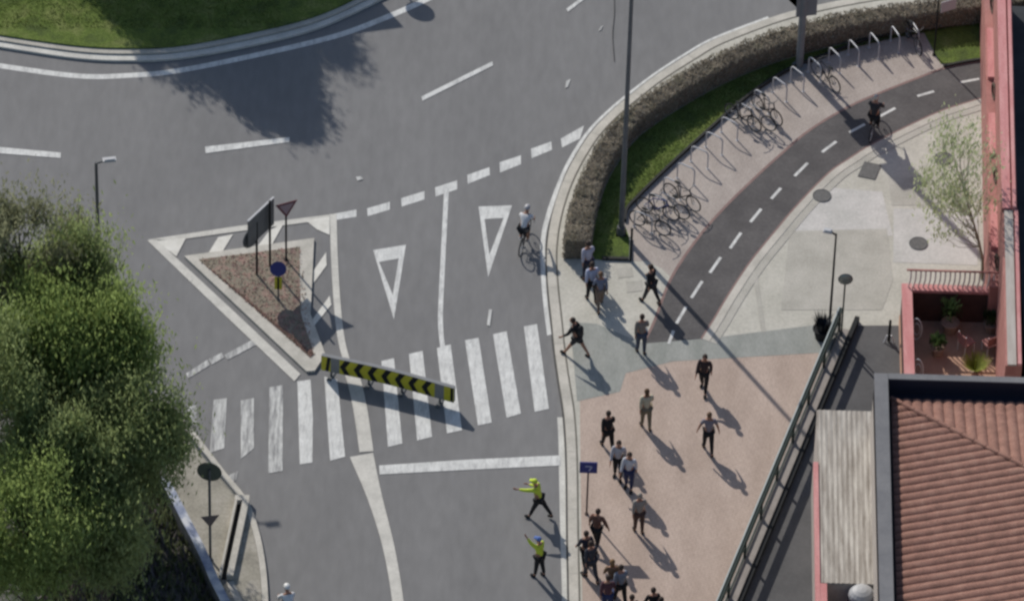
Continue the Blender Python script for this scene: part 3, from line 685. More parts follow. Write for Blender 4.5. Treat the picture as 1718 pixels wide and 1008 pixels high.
# signs standing off the top edge on the roundabout, casting their shade on the road
s = g(600, 28, 0)
for nm, (sx, sy), h, lab in [('board', (588, 12), 3.6, 'large direction board on two posts at the roundabout edge')]:
    c = g(sx, sy, 0)-LD*(h/(-LD.z)); t = thing('direction_board', lab, 'sign', (c.x, c.y, .1))
    mb = MB(); plate(mb, (0, 0, h), (1, .25), 2.3, 2.1, .06); mb.add([(-.6, -.15, h-1.0), (.6, .15, h-1.0), (.35, .1, h-1.5)], [(0, 1, 2), (2, 1, 0)]); mb.build('panel', M_dgrey, t)
    for q in (-.9, .9):
        mb = MB(); mb.tube((q, q*.25, 0), (q, q*.25, h), .06); mb.build('post', M_dgrey, t)
h = 3.0; c = g(702, 17, 0)-LD*(h/(-LD.z)); t = thing('round_sign', 'round traffic sign on a post at the roundabout edge', 'sign', (c.x, c.y, .1))
mb = MB(); disc(mb, (0, 0, h), .45, (.35, -1, 0)); mb.build('round_panel', M_dgrey, t)
mb = MB(); mb.tube((0, .03, 0), (0, .03, h), .035); mb.build('post', M_dgrey, t)

# ------------------------------------------------------------------ chevron barrier
c0 = g(540, 628, .0); c1 = g(762, 683, .0); cm = g(650, 652, .0)
t = thing('chevron_barrier', 'long low yellow and black chevron barrier laid across the zebra crossing', 'barrier', (c0.x, c0.y, 0))
pts = spline([(c0.x, c0.y), (cm.x, cm.y), (c1.x, c1.y)], 24)
Lc = [0]
for a, b in zip(pts[:-1], pts[1:]): Lc.append(Lc[-1]+(b-a).length)
TL = Lc[-1]
def bpos(s, z, off=0.0):
    s = max(0, min(TL, s)); j = 0
    while j < len(Lc)-2 and Lc[j+1] < s: j += 1
    d = (pts[j+1]-pts[j]); u = (s-Lc[j])/max(d.length, 1e-6); p = pts[j]+d*u; d = d.normalized(); n = Vector((d.y, -d.x))
    return Vector((p.x+n.x*off, p.y+n.y*off, z))
z0, z1 = .28, .98
mb = MB(); N = 24
for i in range(N):
    s0, s1 = TL*i/N, TL*(i+1)/N
    q = [bpos(s0, z0, -.07), bpos(s1, z0, -.07), bpos(s1, z0, .07), bpos(s0, z0, .07), bpos(s0, z1, -.07), bpos(s1, z1, -.07), bpos(s1, z1, .07), bpos(s0, z1, .07)]
    fs = [(0, 1, 2, 3), (7, 6, 5, 4), (2, 6, 7, 3)[::1], (0, 4, 5, 1)]
    if i == 0: fs.append((0, 3, 7, 4))
    if i == N-1: fs.append((1, 5, 6, 2))
    mb.add(q, fs)
mb.build('body', M_mgrey, t, world=True)
def facequad(mb, s, z, mi=0, off=.075): mb.add([bpos(a, b, off) for a, b in zip(s, z)], [tuple(range(len(s)))], mi)
zm = (z0+z1)/2
mb = MB()
ys, ye = TL*.135, TL*.855
for i in range(24):
    a, b = ys+(ye-ys)*i/24, ys+(ye-ys)*(i+1)/24; facequad(mb, (a, b, b, a), (z0+.015, z0+.015, z1-.015, z1-.015))
mb.build('yellow_face', M_yel, t, world=True)
for a, b in ((0.0, TL*.07), (TL*.925, TL)): mb = MB(); facequad(mb, (a, b, b, a), (z0+.015, z0+.015, z1-.015, z1-.015)); mb.build('yellow_end', M_yel, t, world=True)
nc = 7; per = (ye-ys)/nc
for i in range(nc):
    mk = MB(); s = ys+per*(i+.02); wd = per*.42; sk = per*.36
    facequad(mk, (s+sk, s+sk+wd, s+wd, s), (z1-.015, z1-.015, zm, zm), off=.079); facequad(mk, (s, s+wd, s+wd+sk, s+sk), (zm, zm, z0+.015, z0+.015), off=.079); mk.build('black_chevron', M_black, t, world=True)
mk = MB(); facequad(mk, (TL*.03, TL*.055, TL*.07, TL*.045), (z0+.02, z0+.02, z1-.02, z1-.02), off=.079); mk.build('black_bar', M_black, t, world=True); mk = MB(); facequad(mk, (TL*.975, TL*.995, TL*.995, TL*.975), (z0+.02, z0+.02, z1-.02, z1-.02), off=.079)
mk.build('black_bar', M_black, t, world=True)
for s in (.07, .35, .6, .89):
    mb = MB(); p = bpos(TL*s, 0); mb.box((p.x, p.y, .16), (.07, .07, .32)); mb.box((p.x, p.y, .02), (.5, .16, .04), R_(70)); mb.build('foot', M_dgrey, t, world=True)

# ------------------------------------------------------------------ left parapet and drainage slot
a0 = [(268, 800), (282, 815), (310, 868), (338, 922), (360, 972), (378, 1008), (410, 1080), (430, 1150)]
WL = gspline(a0, .95, 4)
t = thing('parapet', 'pale topped parapet running along the bank beside the left signs', 'parapet', (WL[0].x, WL[0].y, Z))
mb = MB(); wallstrip(mb, offset(WL, -.13), offset(WL, .13), Z, .90); mb.build('wall', mat('mossy_wall', (.05, .055, .06), (.10, .105, .11), scale=3), t, world=True)
mb = MB(); wallstrip(mb, offset(WL, -.145), offset(WL, .145), .905, .97); mb.build('coping', mat('blue_grey_coping', (.15, .18, .27), (.50, .51, .53), scale=1.1, rough=.6, c3=(.26, .29, .37), lo=.4, hi=.6), t, world=True)
for k in range(2, 18):
    p = WL[0].lerp(WL[-1], 0)+(Vector((0, 0, 0)))
p = g(405, 842, Z)
t = thing('concrete_trough', 'narrow concrete trough with a black slot beside the left kerb', 'trough', (p.x, p.y, Z))
A1, A2 = g(398, 846, Z), g(371, 972, Z); B1, B2 = g(407, 846, Z), g(380, 972, Z); C1, C2 = g(418, 846, Z), g(391, 972, Z)
mb = MB(); mb.prism([A1+Vector((-.08, 0, 0)), A2+Vector((-.08, 0, 0)), A2, A1], Z, Z+.22); mb.prism([B1, B2, C2, C1], Z, Z+.22); mb.prism([A1+Vector((-.08, .01, 0)), A1+Vector((-.08, .25, 0)), C1+Vector((0, .25, 0)), C1+Vector((0, .01, 0))], Z, Z+.22)
mb.build('rim', M_kerb, t, world=True)
mb = MB(); mb.sheet([A1, A2, B2, B1], Z+.012); mb.build('slot', M_black, t, world=True)
sw = gspline([(386, 975), (392, 990), (402, 1012), (420, 1060)], Z, 4); mb = MB(); mb.strip(offset(sw, -.12), offset(sw, .12), Z+.012); struct(mb.build('curved_kerb_strip', M_kerb))

# ------------------------------------------------------------------ green railing, guard and strip along the grey lane
ra, rb = g(1408, 556, Z), g(1198, 1060, Z); rb = ra+(rb-ra)*1.6
rd = (rb-ra); RL = rd.length; rd = rd.normalized(); rn = Vector((rd.y, -rd.x, 0)); rn = rn if rn.x > 0 else -rn
t = thing('railing', 'long dark green railing with sunlit edge painted pale between pink paving and grey lane', 'railing', (ra.x, ra.y, Z))
def rp(s, z, o=0): p = ra+rd*s+rn*o; return Vector((p.x, p.y, z))
mb = MB(); mb.beam(rp(0, Z+1.17, -.055), rp(RL, Z+1.17, -.055), .045, .03); mb.build('handrail_lit_edge', M_raillit, t, world=True)  # sunlit edge of the top beam, painted as a pale strip
mb = MB(); mb.beam(rp(0, Z+.98), rp(RL, Z+.98), .13, .18); mb.build('top_beam', M_rgreen, t, world=True)
mb = MB(); mb.beam(rp(0, Z+.62), rp(RL, Z+.62), .03, .05); mb.build('middle_rail', M_rgreen, t, world=True)
mb = MB(); mb.beam(rp(0, Z+.14), rp(RL, Z+.14), .05, .06); mb.build('bottom_rail', M_rgreen, t, world=True)
s = 0.05
while s < RL:
    mb = MB(); p = rp(s, 0); mb.box((p.x, p.y, Z+.49), (.08, .08, .98), math.atan2(rd.y, rd.x)); mb.tube(rp(s-.12, Z+.17), rp(s, Z+.42), .02); mb.tube(rp(s+.12, Z+.17), rp(s, Z+.42), .02); mb.build('post', M_rgreen, t, world=True); s += 1.93
mb = MB(); mb.beam(rp(-.1, Z, .12), rp(RL, Z, .12), .42, .09); tag(mb.build('railing_kerb', mat('brown_kerb', (.24, .215, .195), (.30, .27, .245), scale=2)), 'low brown grey kerb under the green railing', 'kerb')
t = thing('guard_wall', 'low black guard along the left edge of the grey lane', 'guard rail', rp(0, Z, .45))
mb = MB(); mb.beam(rp(-.7, Z, .45), rp(RL, Z, .45), .16, .24); mb.build('guard_board', M_black, t, world=True)
mb = MB()
for k in range(9): p = rp(k*2.4-.5, 0, .52); mb.box((p.x, p.y, Z+.09), (.06, .06, .18))
mb.build('bracket', M_dgrey, t, world=True)
# litter heap of dark bags by lamp post
p = g(1379, 566, Z); t = thing('planter', 'dark spiky plant in a black pot left of the railing end', 'planter', (p.x, p.y, Z))
mb = MB(); mb.tube((0, 0, 0), (0, 0, .42), .24, .32, 14); mb.torus((0, 0, .42), .32, .03, (0, 0, 1), mi=0); mb.build('pot', M_black, t)
mb = MB(); rs = random.Random(8)
for k in range(160):
    a = rs.random()*2*PI; r = rs.uniform(.0, .2); L = rs.uniform(.3, .7); p0 = Vector((math.cos(a)*r, math.sin(a)*r, .4)); p1 = p0+Vector((math.cos(a)*L*.45, math.sin(a)*L*.45, L)); sd = Vector((-math.sin(a), math.cos(a), 0))*.03
    mb.add([p0-sd, p0+sd, p1], [(0, 1, 2)])
mb.build('foliage', mat('dark_spikes', (.02, .024, .03), rough=.6), t)

# ------------------------------------------------------------------ tile-roofed building
H = 7.0; E = H-.45
c = g(1468, 627, H)
xl, yt = c.x, c.y; rr = 0.0
W2, D2 = 16.0, 20.0
t = thing('tiled_building', 'building with a brown tiled hip roof sunk behind a grey parapet', 'building', (xl, yt, 0))
mb = MB(); mb.box((xl+W2/2, yt-D2/2, (E-.3)/2), (W2, D2, E-.3)); mb.build('wall', M_wall, t, world=True)
mb = MB()
mb.box((xl+.20, yt-D2/2, H-.58), (.40, D2, 1.12)); mb.box((xl+W2/2+.20, yt-.10, H-.58), (W2-.4, .20, 1.12)); o = mb.build('parapet', M_navy, t, world=True)
mb = MB(); mb.box((xl+.20, yt-D2/2, H), (.46, D2+.04, .045)); mb.box((xl+W2/2+.22, yt-.10, H), (W2-.44, .26, .045)); mb.build('coping', M_cope, o, world=False).location = Vector((0, 0, 0))-Vector((xl, yt, 0))
mb = MB(); mb.box((xl+W2/2, yt-D2/2, E-.26), (W2-.1, D2-.1, .08)); mb.build('gutter', M_navy, t, world=True)
# corrugated hip facets: ribs run down the slope
SL = .29; ex, ey = xl+.56, yt-.60; P_ = .345; hh = .075
def corr(name, along_x):
    mb = MB(); vs = []; fs = []
    sub = 6; nr = 44
    for i in range(nr*sub+1):
        s = i*P_/sub; dz = hh*abs(math.sin(PI*i/sub))**.8
        # row across the slope at distance s from the hip corner; runs from the eave inward to the hip
        st = s
        for k in range(13):
            f = k/12
            if along_x:   # left facet: eave is the west edge, slope rises to +x, ribs along x, bounded by the hip line
                x = ex+st*f; y = ey-s; z = E-.12+SL*st*f
            else:
                x = ex+s; y = ey-st*f; z = E-.12+SL*st*f
            vs.append((x, y, z+dz+.012*(k % 2)))
    for i in range(nr*sub):
        for k in range(12):
            q = (i*13+k, i*13+k+1, (i+1)*13+k+1, (i+1)*13+k); fs.append(q if along_x is False else q[::-1])
    mb.add(vs, fs); return mb
rf = corr('a', True); r2 = corr('b', False)
mb = MB(); mb.add(rf.v, rf.f); mb.add(r2.v, r2.f)
o = mb.build('tiled_roof', M_tile, t, world=True)
mb = MB()
for k in range(40):
    s = k*.38; mb.tube((ex+s-xl, ey-s-yt, E-.12+SL*s+.03), (ex+s+.36-xl, ey-s-.36-yt, E-.12+SL*(s+.36)+.06), .10, .075, 8)
mb.build('ridge_tiles', M_tile, o)

# annex with weathered roof
HA = 4.2
a = g(1371, 686, HA); b = g(1466, 686, HA); c2 = g(1384, 976, HA)
ax0, ax1, ay1, ay0 = a.x, b.x+.25, a.y, c2.y
t = thing('annex', 'low annex with a streaked weathered roof left of the tiled building', 'building', (ax0, ay1, 0))
mb = MB(); mb.box(((ax0+ax1)/2, (ay0+ay1)/2, (HA-.1)/2), (ax1-ax0, ay1-ay0, HA-.1)); mb.build('wall', M_wall, t, world=True)
mb = MB(); vs = []
nn = 40
for i in range(nn+1):
    x = ax0+.05+(ax1-ax0-.1)*i/nn; z = HA-.03+.012*math.sin(i*1.9)
    vs += [(x, ay0, z), (x, ay1, z)]
mb.add(vs, [(2*i, 2*i+2, 2*i+3, 2*i+1) for i in range(nn)]); mb.box(((ax0+ax1)/2, (ay0+ay1)/2, HA-.09), (ax1-ax0+.04, ay1-ay0+.04, .06)); mb.build('sheet_roof', M_weath, t, world=True)
mb = MB(); mb.box((ax0-.07, (ay0+ay1)/2-2.0, HA-.16), (.16, ay1-ay0-4.0+3.0, .34)); mb.build('salmon_edge', M_pink, t, world=True)
mb = MB(); mb.box((ax1-.12, (ay0+ay1)/2, HA+.03), (.14, ay1-ay0, .07)); mb.build('peach_edge', M_peach, t, world=True)
mb = MB(); mb.box(((ax0+ax1)/2+.05, ay0-3.0, 1.1), (ax1-ax0-.1, 5.9, 2.2)); o = mb.build('lower_block', M_navy, t, world=True)
mb = MB(); mb.box((ax0+.12, ay0-3.0, 3.2), (.22, 5.9, 2.0)); mb.build('salmon_wall', M_pink, t, world=True)
p = g(1446, 990, 4.15)
t = thing('water_tank', 'rounded grey tank at the lower end of the annex roof', 'tank', (p.x, p.y, 2.2))
mb = MB(); mb.tube((0, 0, 0), (0, 0, 1.75), .42, .42, 18); mb.build('body', M_mgrey, t)
mb = MB(); mb.sphere((0, 0, 1.75), (.44, .44, .30), 18, 8); mb.build('domed_lid', mat('pale_plastic', (.36, .36, .36), rough=.5), t)
p = g(1408, 1003, 2.6); t = thing('air_conditioner', 'small pale air conditioner in the dark corner beside the grey tank', 'air conditioner', (p.x, p.y, 2.2))
mb = MB(); mb.box((0, 0, .25), (.5, .35, .5)); mb.build('casing', mat('ac_green_grey', (.28, .33, .30), rough=.5), t); mb = MB(); mb.torus((0, -.18, .25), .16, .015, (0, 1, 0)); mb.tube((-.14, -.18, .25), (.14, -.18, .25), .008); mb.tube((0, -.18, .11), (0, -.18, .39), .008); mb.build('fan_grille', M_dgrey, t)

# red terrace building
FZ, CZ = .5, 1.95
tl = g(1513, 478, CZ); tr_ = g(1686, 478, CZ)
tx0, ty1 = tl.x, tl.y; tx1 = tr_.x; ty0 = ty1-6.6
t = thing('red_terrace', 'red walled terrace with salmon coping and terracotta floor', 'terrace', (tx0, ty1, 0))
mb = MB(); mb.box(((tx0+tx1)/2, (ty0+ty1)/2, FZ/2), (tx1-tx0, ty1-ty0, FZ)); mb.build('floor', M_terra, t, world=True)
mb = MB(); mb.box((tx0+.17, (ty0+ty1)/2, (CZ-.07)/2), (.28, ty1-ty0-.01, CZ-.07)); mb.box(((tx0+tx1)/2, ty1-.14, (CZ-.07)/2), (tx1-tx0-.7, .24, CZ-.07)); mb.build('wall', M_maroon, t, world=True)
mb = MB(); mb.box((tx0+.17, (ty0+ty1)/2, CZ), (.36, ty1-ty0+.05, .12)); mb.box(((tx0+tx1)/2+.18, ty1-.14, CZ-.004), (tx1-tx0-.40, .32, .12)); mb.build('coping', M_pink, t, world=True)
ti = thing('terrace_railing', 'railing of pale curved bars standing on the far terrace coping', 'railing', (tx0, ty1, CZ+.06))
mb = MB(); mb.beam((.12, -.14, .78), (tx1-tx0-.1, -.14, .78), .06, .05); mb.build('top_rail', M_rose, ti)
k = 0; x = .22
M_bar = mat('bar_paint', (.60, .52, .50), rough=.5)
while x < tx1-tx0-.15:
    mb = MB(); P = [(x, -.14, 0), (x+.02, -.19, .2), (x+.05, -.20, .4), (x+.06, -.15, .62), (x+.05, -.13, .78)]; mb.path(P, .028, 6); mb.build('bar', M_bar, ti); x += .17
for j, yy in enumerate((-1.55, -3.55)):
    r_ = thing('wall_ring', ['upper', 'lower'][j]+' of the two white oval ring ornaments inside the left terrace wall', 'ornament', (tx0+.36, ty1+yy, FZ+.85), group='ring ornaments inside the terrace')
    mb = MB(); mb.torus((.14, 0, 0), .26, .022, (.35, 1, 0), sy=1.9, sx=.8); mb.build('outer_ring', M_wsign, r_)
    mb = MB(); mb.torus((.16, 0, 0), .12, .016, (.35, 1, 0), sy=2.2); mb.tube((0, .02, .3), (-.05, .02, .3), .02); mb.build('inner_ring', M_wsign, r_)
# low parapet going away and the tall wall beside it
t = thing('red_building', 'salmon topped red building wall running up the right edge', 'building', (tx1, ty1, 0))
LZ = 2.6; TZ = 4.6
q0, q1 = g(1669, 470, LZ), g(1659, -60, LZ)
segs = [(480, 412, 0), (412, 345, 1), (345, 262, 0), (262, 195, 1), (195, 132, 0), (132, 48, 1), (48, -60, 0)]
def ledge(y): return 1669+(y-470)*(10/530.)
q0, q1 = g(1671, 478, LZ), g(1661, -60, LZ)
mb = MB(); mb.beam((q0.x, q0.y, 0), (q1.x, q1.y, 0), .42, LZ-.12); mb.build('low_wall', M_rose, t, world=True)
for ya, yb, k in [(478, 335, 0), (262, 195, 0), (130, 48, 0)] if False else [(415, 345, 0), (258, 190, 0), (130, 48, 0)]:
    a, b = g(ledge(ya)+3, ya, LZ), g(ledge(yb)+3, yb, LZ); mb = MB(); mb.beam((a.x, a.y, LZ-.12), (b.x, b.y, LZ-.12), .34, .14); mb.build('salmon_ledge', M_pink, t, world=True)
for yc in (447, 300, 160, 15):
    mb = MB()
    c = g(ledge(yc)+4, yc, LZ); mb.torus((c.x, c.y, LZ+.18), .30, .045, (1, .15, 0), sy=.9); mb.build('dark_ring', M_bark, t, world=True)
a, b = g(1694, 352, TZ), g(1684, -60, TZ)
mb = MB(); mb.beam((a.x, a.y, 0), (b.x, b.y, 0), .52, TZ); mb.build('tall_wall', M_rose, t, world=True)
mb = MB(); n_ = Vector((.13, 0, 0)); mb.beam((a.x-.12, a.y, TZ+.003), (b.x-.12, b.y, TZ+.003), .30, .09); mb.beam((a.x+.15, a.y, TZ+.003), (b.x+.15, b.y, TZ+.003), .12, .14); mb.build('salmon_coping', M_pink, t, world=True)
a2, b2 = g(1701, 612, TZ), g(1695, 354, TZ)
mb = MB(); mb.beam((a2.x, a2.y, 0), (b2.x, b2.y, 0), .56, TZ-.05); mb.build('front_wall', M_rose, t, world=True)
mb = MB(); mb.beam((a2.x-.06, a2.y, TZ-.047), (b2.x-.06, b2.y, TZ-.047), .30, .07); mb.build('grey_coping', M_ocap, t, world=True)
mb = MB(); mb.beam((a2.x+.2, a2.y, TZ-.047), (b2.x+.2, b2.y, TZ-.047), .12, .11); mb.build('salmon_coping', M_pink, t, world=True)
mb = MB(); mb.box((a.x+5.4, (a2.y+b.y)/2, 1.3), (9.8, b.y-a2.y, 2.6)); mb.build('dark_roof', mat('court_roof', (.022, .026, .032), (.04, .045, .05), scale=1), t, world=True)
mb = MB(); mb.box((a2.x-.05, a2.y-.8, 1.7), (1.5, 1.5, 2.9)); mb.build('porch', M_maroon, t, world=True)

# terrace pots
def pot_plant(px, py, z, r, hp, hf, label, lm, seed, spiky=False, tilt=0):
    p = g(px, py, z); t = thing('potted_plant', label, 'potted plant', (p.x, p.y, z), group='plants on the red terrace'); rs = random.Random(seed)
    mb = MB(); mb.tube((0, 0, 0), (0, 0, hp), r*.7, r, 14); mb.torus((0, 0, hp), r, .03, (0, 0, 1)); mb.build('pot', mat('clay_pot', (.30, .20, .16), (.36, .26, .2), scale=4), t)
    mb = MB()
    for k in range(420):
        a = rs.random()*2*PI; L = hf*rs.uniform(.3, 1); rr = r*1.3*rs.random(); q = Vector((math.cos(a)*rr, math.sin(a)*rr, hp+L*.9)); ax = Vector((math.cos(a)*.5, math.sin(a)*.5, 1)).normalized()*rs.uniform(.05, .12); sd = Vector((-math.sin(a), math.cos(a), 0))*.03
        if spiky: p0 = Vector((0, 0, hp)); q = Vector((math.cos(a)*L*.8, math.sin(a)*L*.8, hp+L*.7)); mb.add([p0-sd, p0+sd, q], [(0, 1, 2)])
        else: mb.add([q-ax, q+sd, q+ax, q-sd], [(0, 1, 2, 3)])
    mb.tube((0, 0, hp), (0, 0, hp+hf*.7), .02); mb.build('foliage', lm, t); return t
pot_plant(1593, 556, FZ, .30, .45, 1.1, 'tall green shrub in a clay pot in the middle of the terrace', M_leafE, 61)
pot_plant(1572, 594, FZ, .24, .35, .45, 'low green plant in the left pot on the terrace', M_leafE, 62)
pot_plant(1661, 556, FZ, .24, .4, .55, 'small dark green plant at the right side of the terrace', M_leafE, 63)
pot_plant(1635, 628, FZ, .16, .2, .75, 'bright yellow green spiky plant at the front of the terrace', leafmat('lime_leaf', (.2, .24, .04), (.34, .38, .08), (.27, .3, .05), 4), 64, True)
def terrace_chair(px, py, rz, label):
    p = g(px, py, FZ); t = thing('chair', label, 'chair', (p.x, p.y, FZ), rz, 'chairs on the terrace')
    mb = MB(); mb.box((0, 0, .45), (.45, .45, .04)); mb.build('seat', M_rose, t)
    mb = MB(); mb.box((0, .22, .70), (.45, .03, .35)); mb.build('backrest', M_rose, t)
    for a in (-1, 1):
        for b in (-1, 1): mb = MB(); mb.tube((a*.2, b*.2, 0), (a*.2, b*.2, .9 if b > 0 else .44), .018); mb.build('leg', M_wsign, t)
terrace_chair(1620, 588, 2.2, 'salmon chair with white legs near the yellow green plant')
terrace_chair(1660, 590, 3.6, 'salmon chair with white legs beside the right terrace wall')

# ------------------------------------------------------------------ bike racks
back = [(1064, 380), (1088, 350), (1113, 323), (1136, 299), (1159, 271), (1184, 247), (1210, 222), (1237, 198), (1265, 176), (1296, 155), (1326, 137), (1356, 121), (1390, 105), (1423, 92), (1458, 80), (1494, 69), (1527, 61)]
hoop = None
GH = 'bike rack hoops along the grass edging'
ords = ['first', 'second', 'third', 'fourth', 'fifth', 'sixth', 'seventh', 'eighth', 'ninth', 'tenth', 'eleventh', 'twelfth', 'thirteenth', 'fourteenth', 'fifteenth', 'sixteenth', 'seventeenth']
def hoop_mesh():
    mb = MB(); pts = [(0, 0, 0), (0, 0, .62)]
    for k in range(1, 7): a = PI-PI/2*k/6; pts.append((.16+.16*math.cos(a), 0, .62+.16*math.sin(a)))
    for k in range(0, 7): a = PI/2-PI/2*k/6; pts.append((.54+.16*math.cos(a), 0, .62+.16*math.sin(a)))
    pts += [(.70, 0, 0)]; mb.path(pts, .026, 8); mb.tube((0, 0, 0), (0, 0, .012), .06); mb.tube((.7, 0, 0), (.7, 0, .012), .06); return mb
BP = [g(x, y, Z) for x, y in back]; NR = []
for i, p in enumerate(BP):
    a = BP[max(i-1, 0)]; b = BP[min(i+1, len(BP)-1)]; d = (b-a).normalized(); nr = Vector((d.y, -d.x, 0)); NR.append(nr)
    if hoop is None: hoop = hoop_mesh().build('bike_rack_hoop', mat('hoop_steel', (.50, .50, .51), rough=.5, metallic=.1)); o = hoop
    else: o = hoop.copy(); COL.objects.link(o)
    o.location = (p.x, p.y, Z); o.rotation_euler = (0, 0, math.atan2(nr.y, nr.x))
    tag(o, 'steel bike rack hoop, %s from the lower end of the row' % ords[i], 'bike rack', GH)

# ------------------------------------------------------------------ bicycles (facing +x)
def make_bike(label, fm, group=None, tyre=M_black, road=False):
    t = thing('bicycle', label, 'bicycle', group=group)
    RW = .335; rear, fr = Vector((-.5, 0, RW)), Vector((.52, 0, RW)); bb = Vector((-.08, 0, .28)); st = Vector((-.2, 0, .82)); ht = Vector((.34, 0, .86)); hb = Vector((.38, 0, .68))
    mb = MB()
    for a, b, r in ((bb, st, .020), (bb, hb, .023), (st*.93+bb*.07, ht, .020), (ht, hb, .023)): mb.tube(a, b, r)
    for s in (-1, 1): mb.tube(bb+Vector((0, s*.03, 0)), rear+Vector((0, s*.06, 0)), .011); mb.tube(st*.9+bb*.1+Vector((0, s*.02, 0)), rear+Vector((0, s*.06, 0)), .009)
    mb.build('frame', fm, t)
    mb = MB()
    for s in (-1, 1): mb.tube(hb+Vector((0, s*.035, 0)), fr+Vector((0, s*.05, 0)), .012)
    mb.build('fork', fm, t)
    for c in (rear, fr):
        mb = MB(); mb.torus(c, RW-.02, .024, (0, 1, 0), 28, 6); wob = mb.build('wheel', tyre, t)
        mb = MB(); mb.torus(c, RW-.045, .010, (0, 1, 0), 28, 4); mb.tube(c-Vector((0, .04, 0)), c+Vector((0, .04, 0)), .02)
        for k in range(14): a = 2*PI*k/14; mb.tube(c, c+Vector((math.cos(a), 0, math.sin(a)))*(RW-.05), .0022, n=3, cap=False)
        mb.build('rim', M_lgrey, wob)
    mb = MB(); mb.sphere(st+Vector((-.02, 0, .10)), (.14, .065, .03), 12, 6); o = mb.build('saddle', M_black, t)
    mb = MB(); mb.tube(st, st+Vector((-.015, 0, .09)), .014); mb.build('seat_post', M_lgrey, t)
    mb = MB()
    if road:
        mb.tube(ht, ht+Vector((.09, 0, .04)), .015); mb.tube(ht+Vector((.09, -.21, .04)), ht+Vector((.09, .21, .04)), .013)
        for s in (-1, 1): mb.path([ht+Vector((.09, s*.21, .04)), ht+Vector((.18, s*.21, .02)), ht+Vector((.19, s*.21, -.08)), ht+Vector((.09, s*.21, -.12))], .014)
    else:
        mb.tube(ht, ht+Vector((.02, 0, .12)), .015); mb.path([ht+Vector((-.08, -.29, .13)), ht+Vector((.03, -.12, .12)), ht+Vector((.03, .12, .12)), ht+Vector((-.08, .29, .13))], .014)
    mb.build('handlebar', M_dgrey, t)
    mb = MB(); mb.torus(bb+Vector((0, .05, 0)), .09, .012, (0, 1, 0), 18, 4)
    for s in (-1, 1): mb.tube(bb+Vector((0, s*.06, 0)), bb+Vector((s*.10, s*.08, -s*.13)), .011); mb.box(bb+Vector((s*.10, s*.13, -s*.13)), (.09, .08, .02))
    mb.build('crankset', M_dgrey, t)
    return t
F = {k: mat('bike_'+k, c, rough=.35) for k, c in {'dark': (.03, .03, .035), 'blue': (.05, .07, .2), 'silver': (.4, .4, .42), 'white': (.6, .6, .6), 'red': (.3, .04, .04)}.items()}
GB = 'bicycles locked to the racks'
proto = {k: None for k in F}
def parked(i, along, side, k, label, flip=False, da=0.0, loc=None, group=GB):
    nr = NR[i]; tg = Vector((-nr.y, nr.x, 0)); p = BP[i]+nr*along+tg*side if loc is None else loc
    if proto[k] is None: proto[k] = o = make_bike(label, F[k])
    else: o = copy_tree(proto[k])
    place(o, (p.x, p.y, Z), math.atan2(nr.y, nr.x)+(PI if flip else 0)+da, label, group)
parked(0, .55, .12, 'dark', 'dark bicycle at the lowest rack hoop, leaning nearest the tall lamp post')
parked(1, .45, -.16, 'blue', 'bluish bicycle on the lower side of the second rack hoop', da=.12)
parked(1, .75, .17, 'silver', 'silver bicycle on the upper side of the second rack hoop', True)
parked(2, .85, -.15, 'dark', 'dark bicycle below the third rack hoop beside the silver one', da=-.1)
parked(7, .35, -.15, 'dark', 'dark bicycle leftmost of the three in the middle of the racks')
parked(7, .75, .15, 'silver', 'silver bicycle between the two dark ones in the middle of the racks', True, .1)
parked(8, .75, -.17, 'dark', 'dark bicycle furthest out of the three in the middle of the racks', False, -.12)
parked(11, .85, .12, 'dark', 'single dark bicycle beside the thick grey post with panels', True)
parked(16, .45, -.12, 'dark', 'dark bicycle at the topmost rack hoop')

# ------------------------------------------------------------------ people
def skin_mesh(verts, edges, radii, levels=1, root=0):
    me = bpy.data.meshes.new('tmp'); me.from_pydata([tuple(v) for v in verts], edges, []); o = bpy.data.objects.new('tmp', me); COL.objects.link(o)
    md = o.modifiers.new('s', 'SKIN'); md.use_smooth_shade = True; md.branch_smoothing = .4
    for i, r in enumerate(radii):
        sv = me.skin_vertices[0].data[i]; sv.radius = (r, r) if not isinstance(r, tuple) else r; sv.use_root = (i == root)
    sd = o.modifiers.new('d', 'SUBSURF'); sd.levels = levels; sd.render_levels = levels
    dg = bpy.context.evaluated_depsgraph_get(); ev = o.evaluated_get(dg); nm = bpy.data.meshes.new_from_object(ev)
    bpy.data.objects.remove(o); bpy.data.meshes.remove(me)
    return nm
def link_mesh(me, name, m, parent):
    me.materials.clear(); me.materials.append(m); me.name = name; o = bpy.data.objects.new(name, me); COL.objects.link(o); o.parent = parent
    me.polygons.foreach_set('use_smooth', [True]*len(me.polygons)); return o
def fk(p0, L, pitch, abd=0.0, side=1):
    """limb segment hanging down, swung forward by pitch, out by abd"""
    return Vector(p0)+Vector((side*math.sin(abd)*L, math.sin(pitch)*math.cos(abd)*L, -math.cos(pitch)*math.cos(abd)*L))
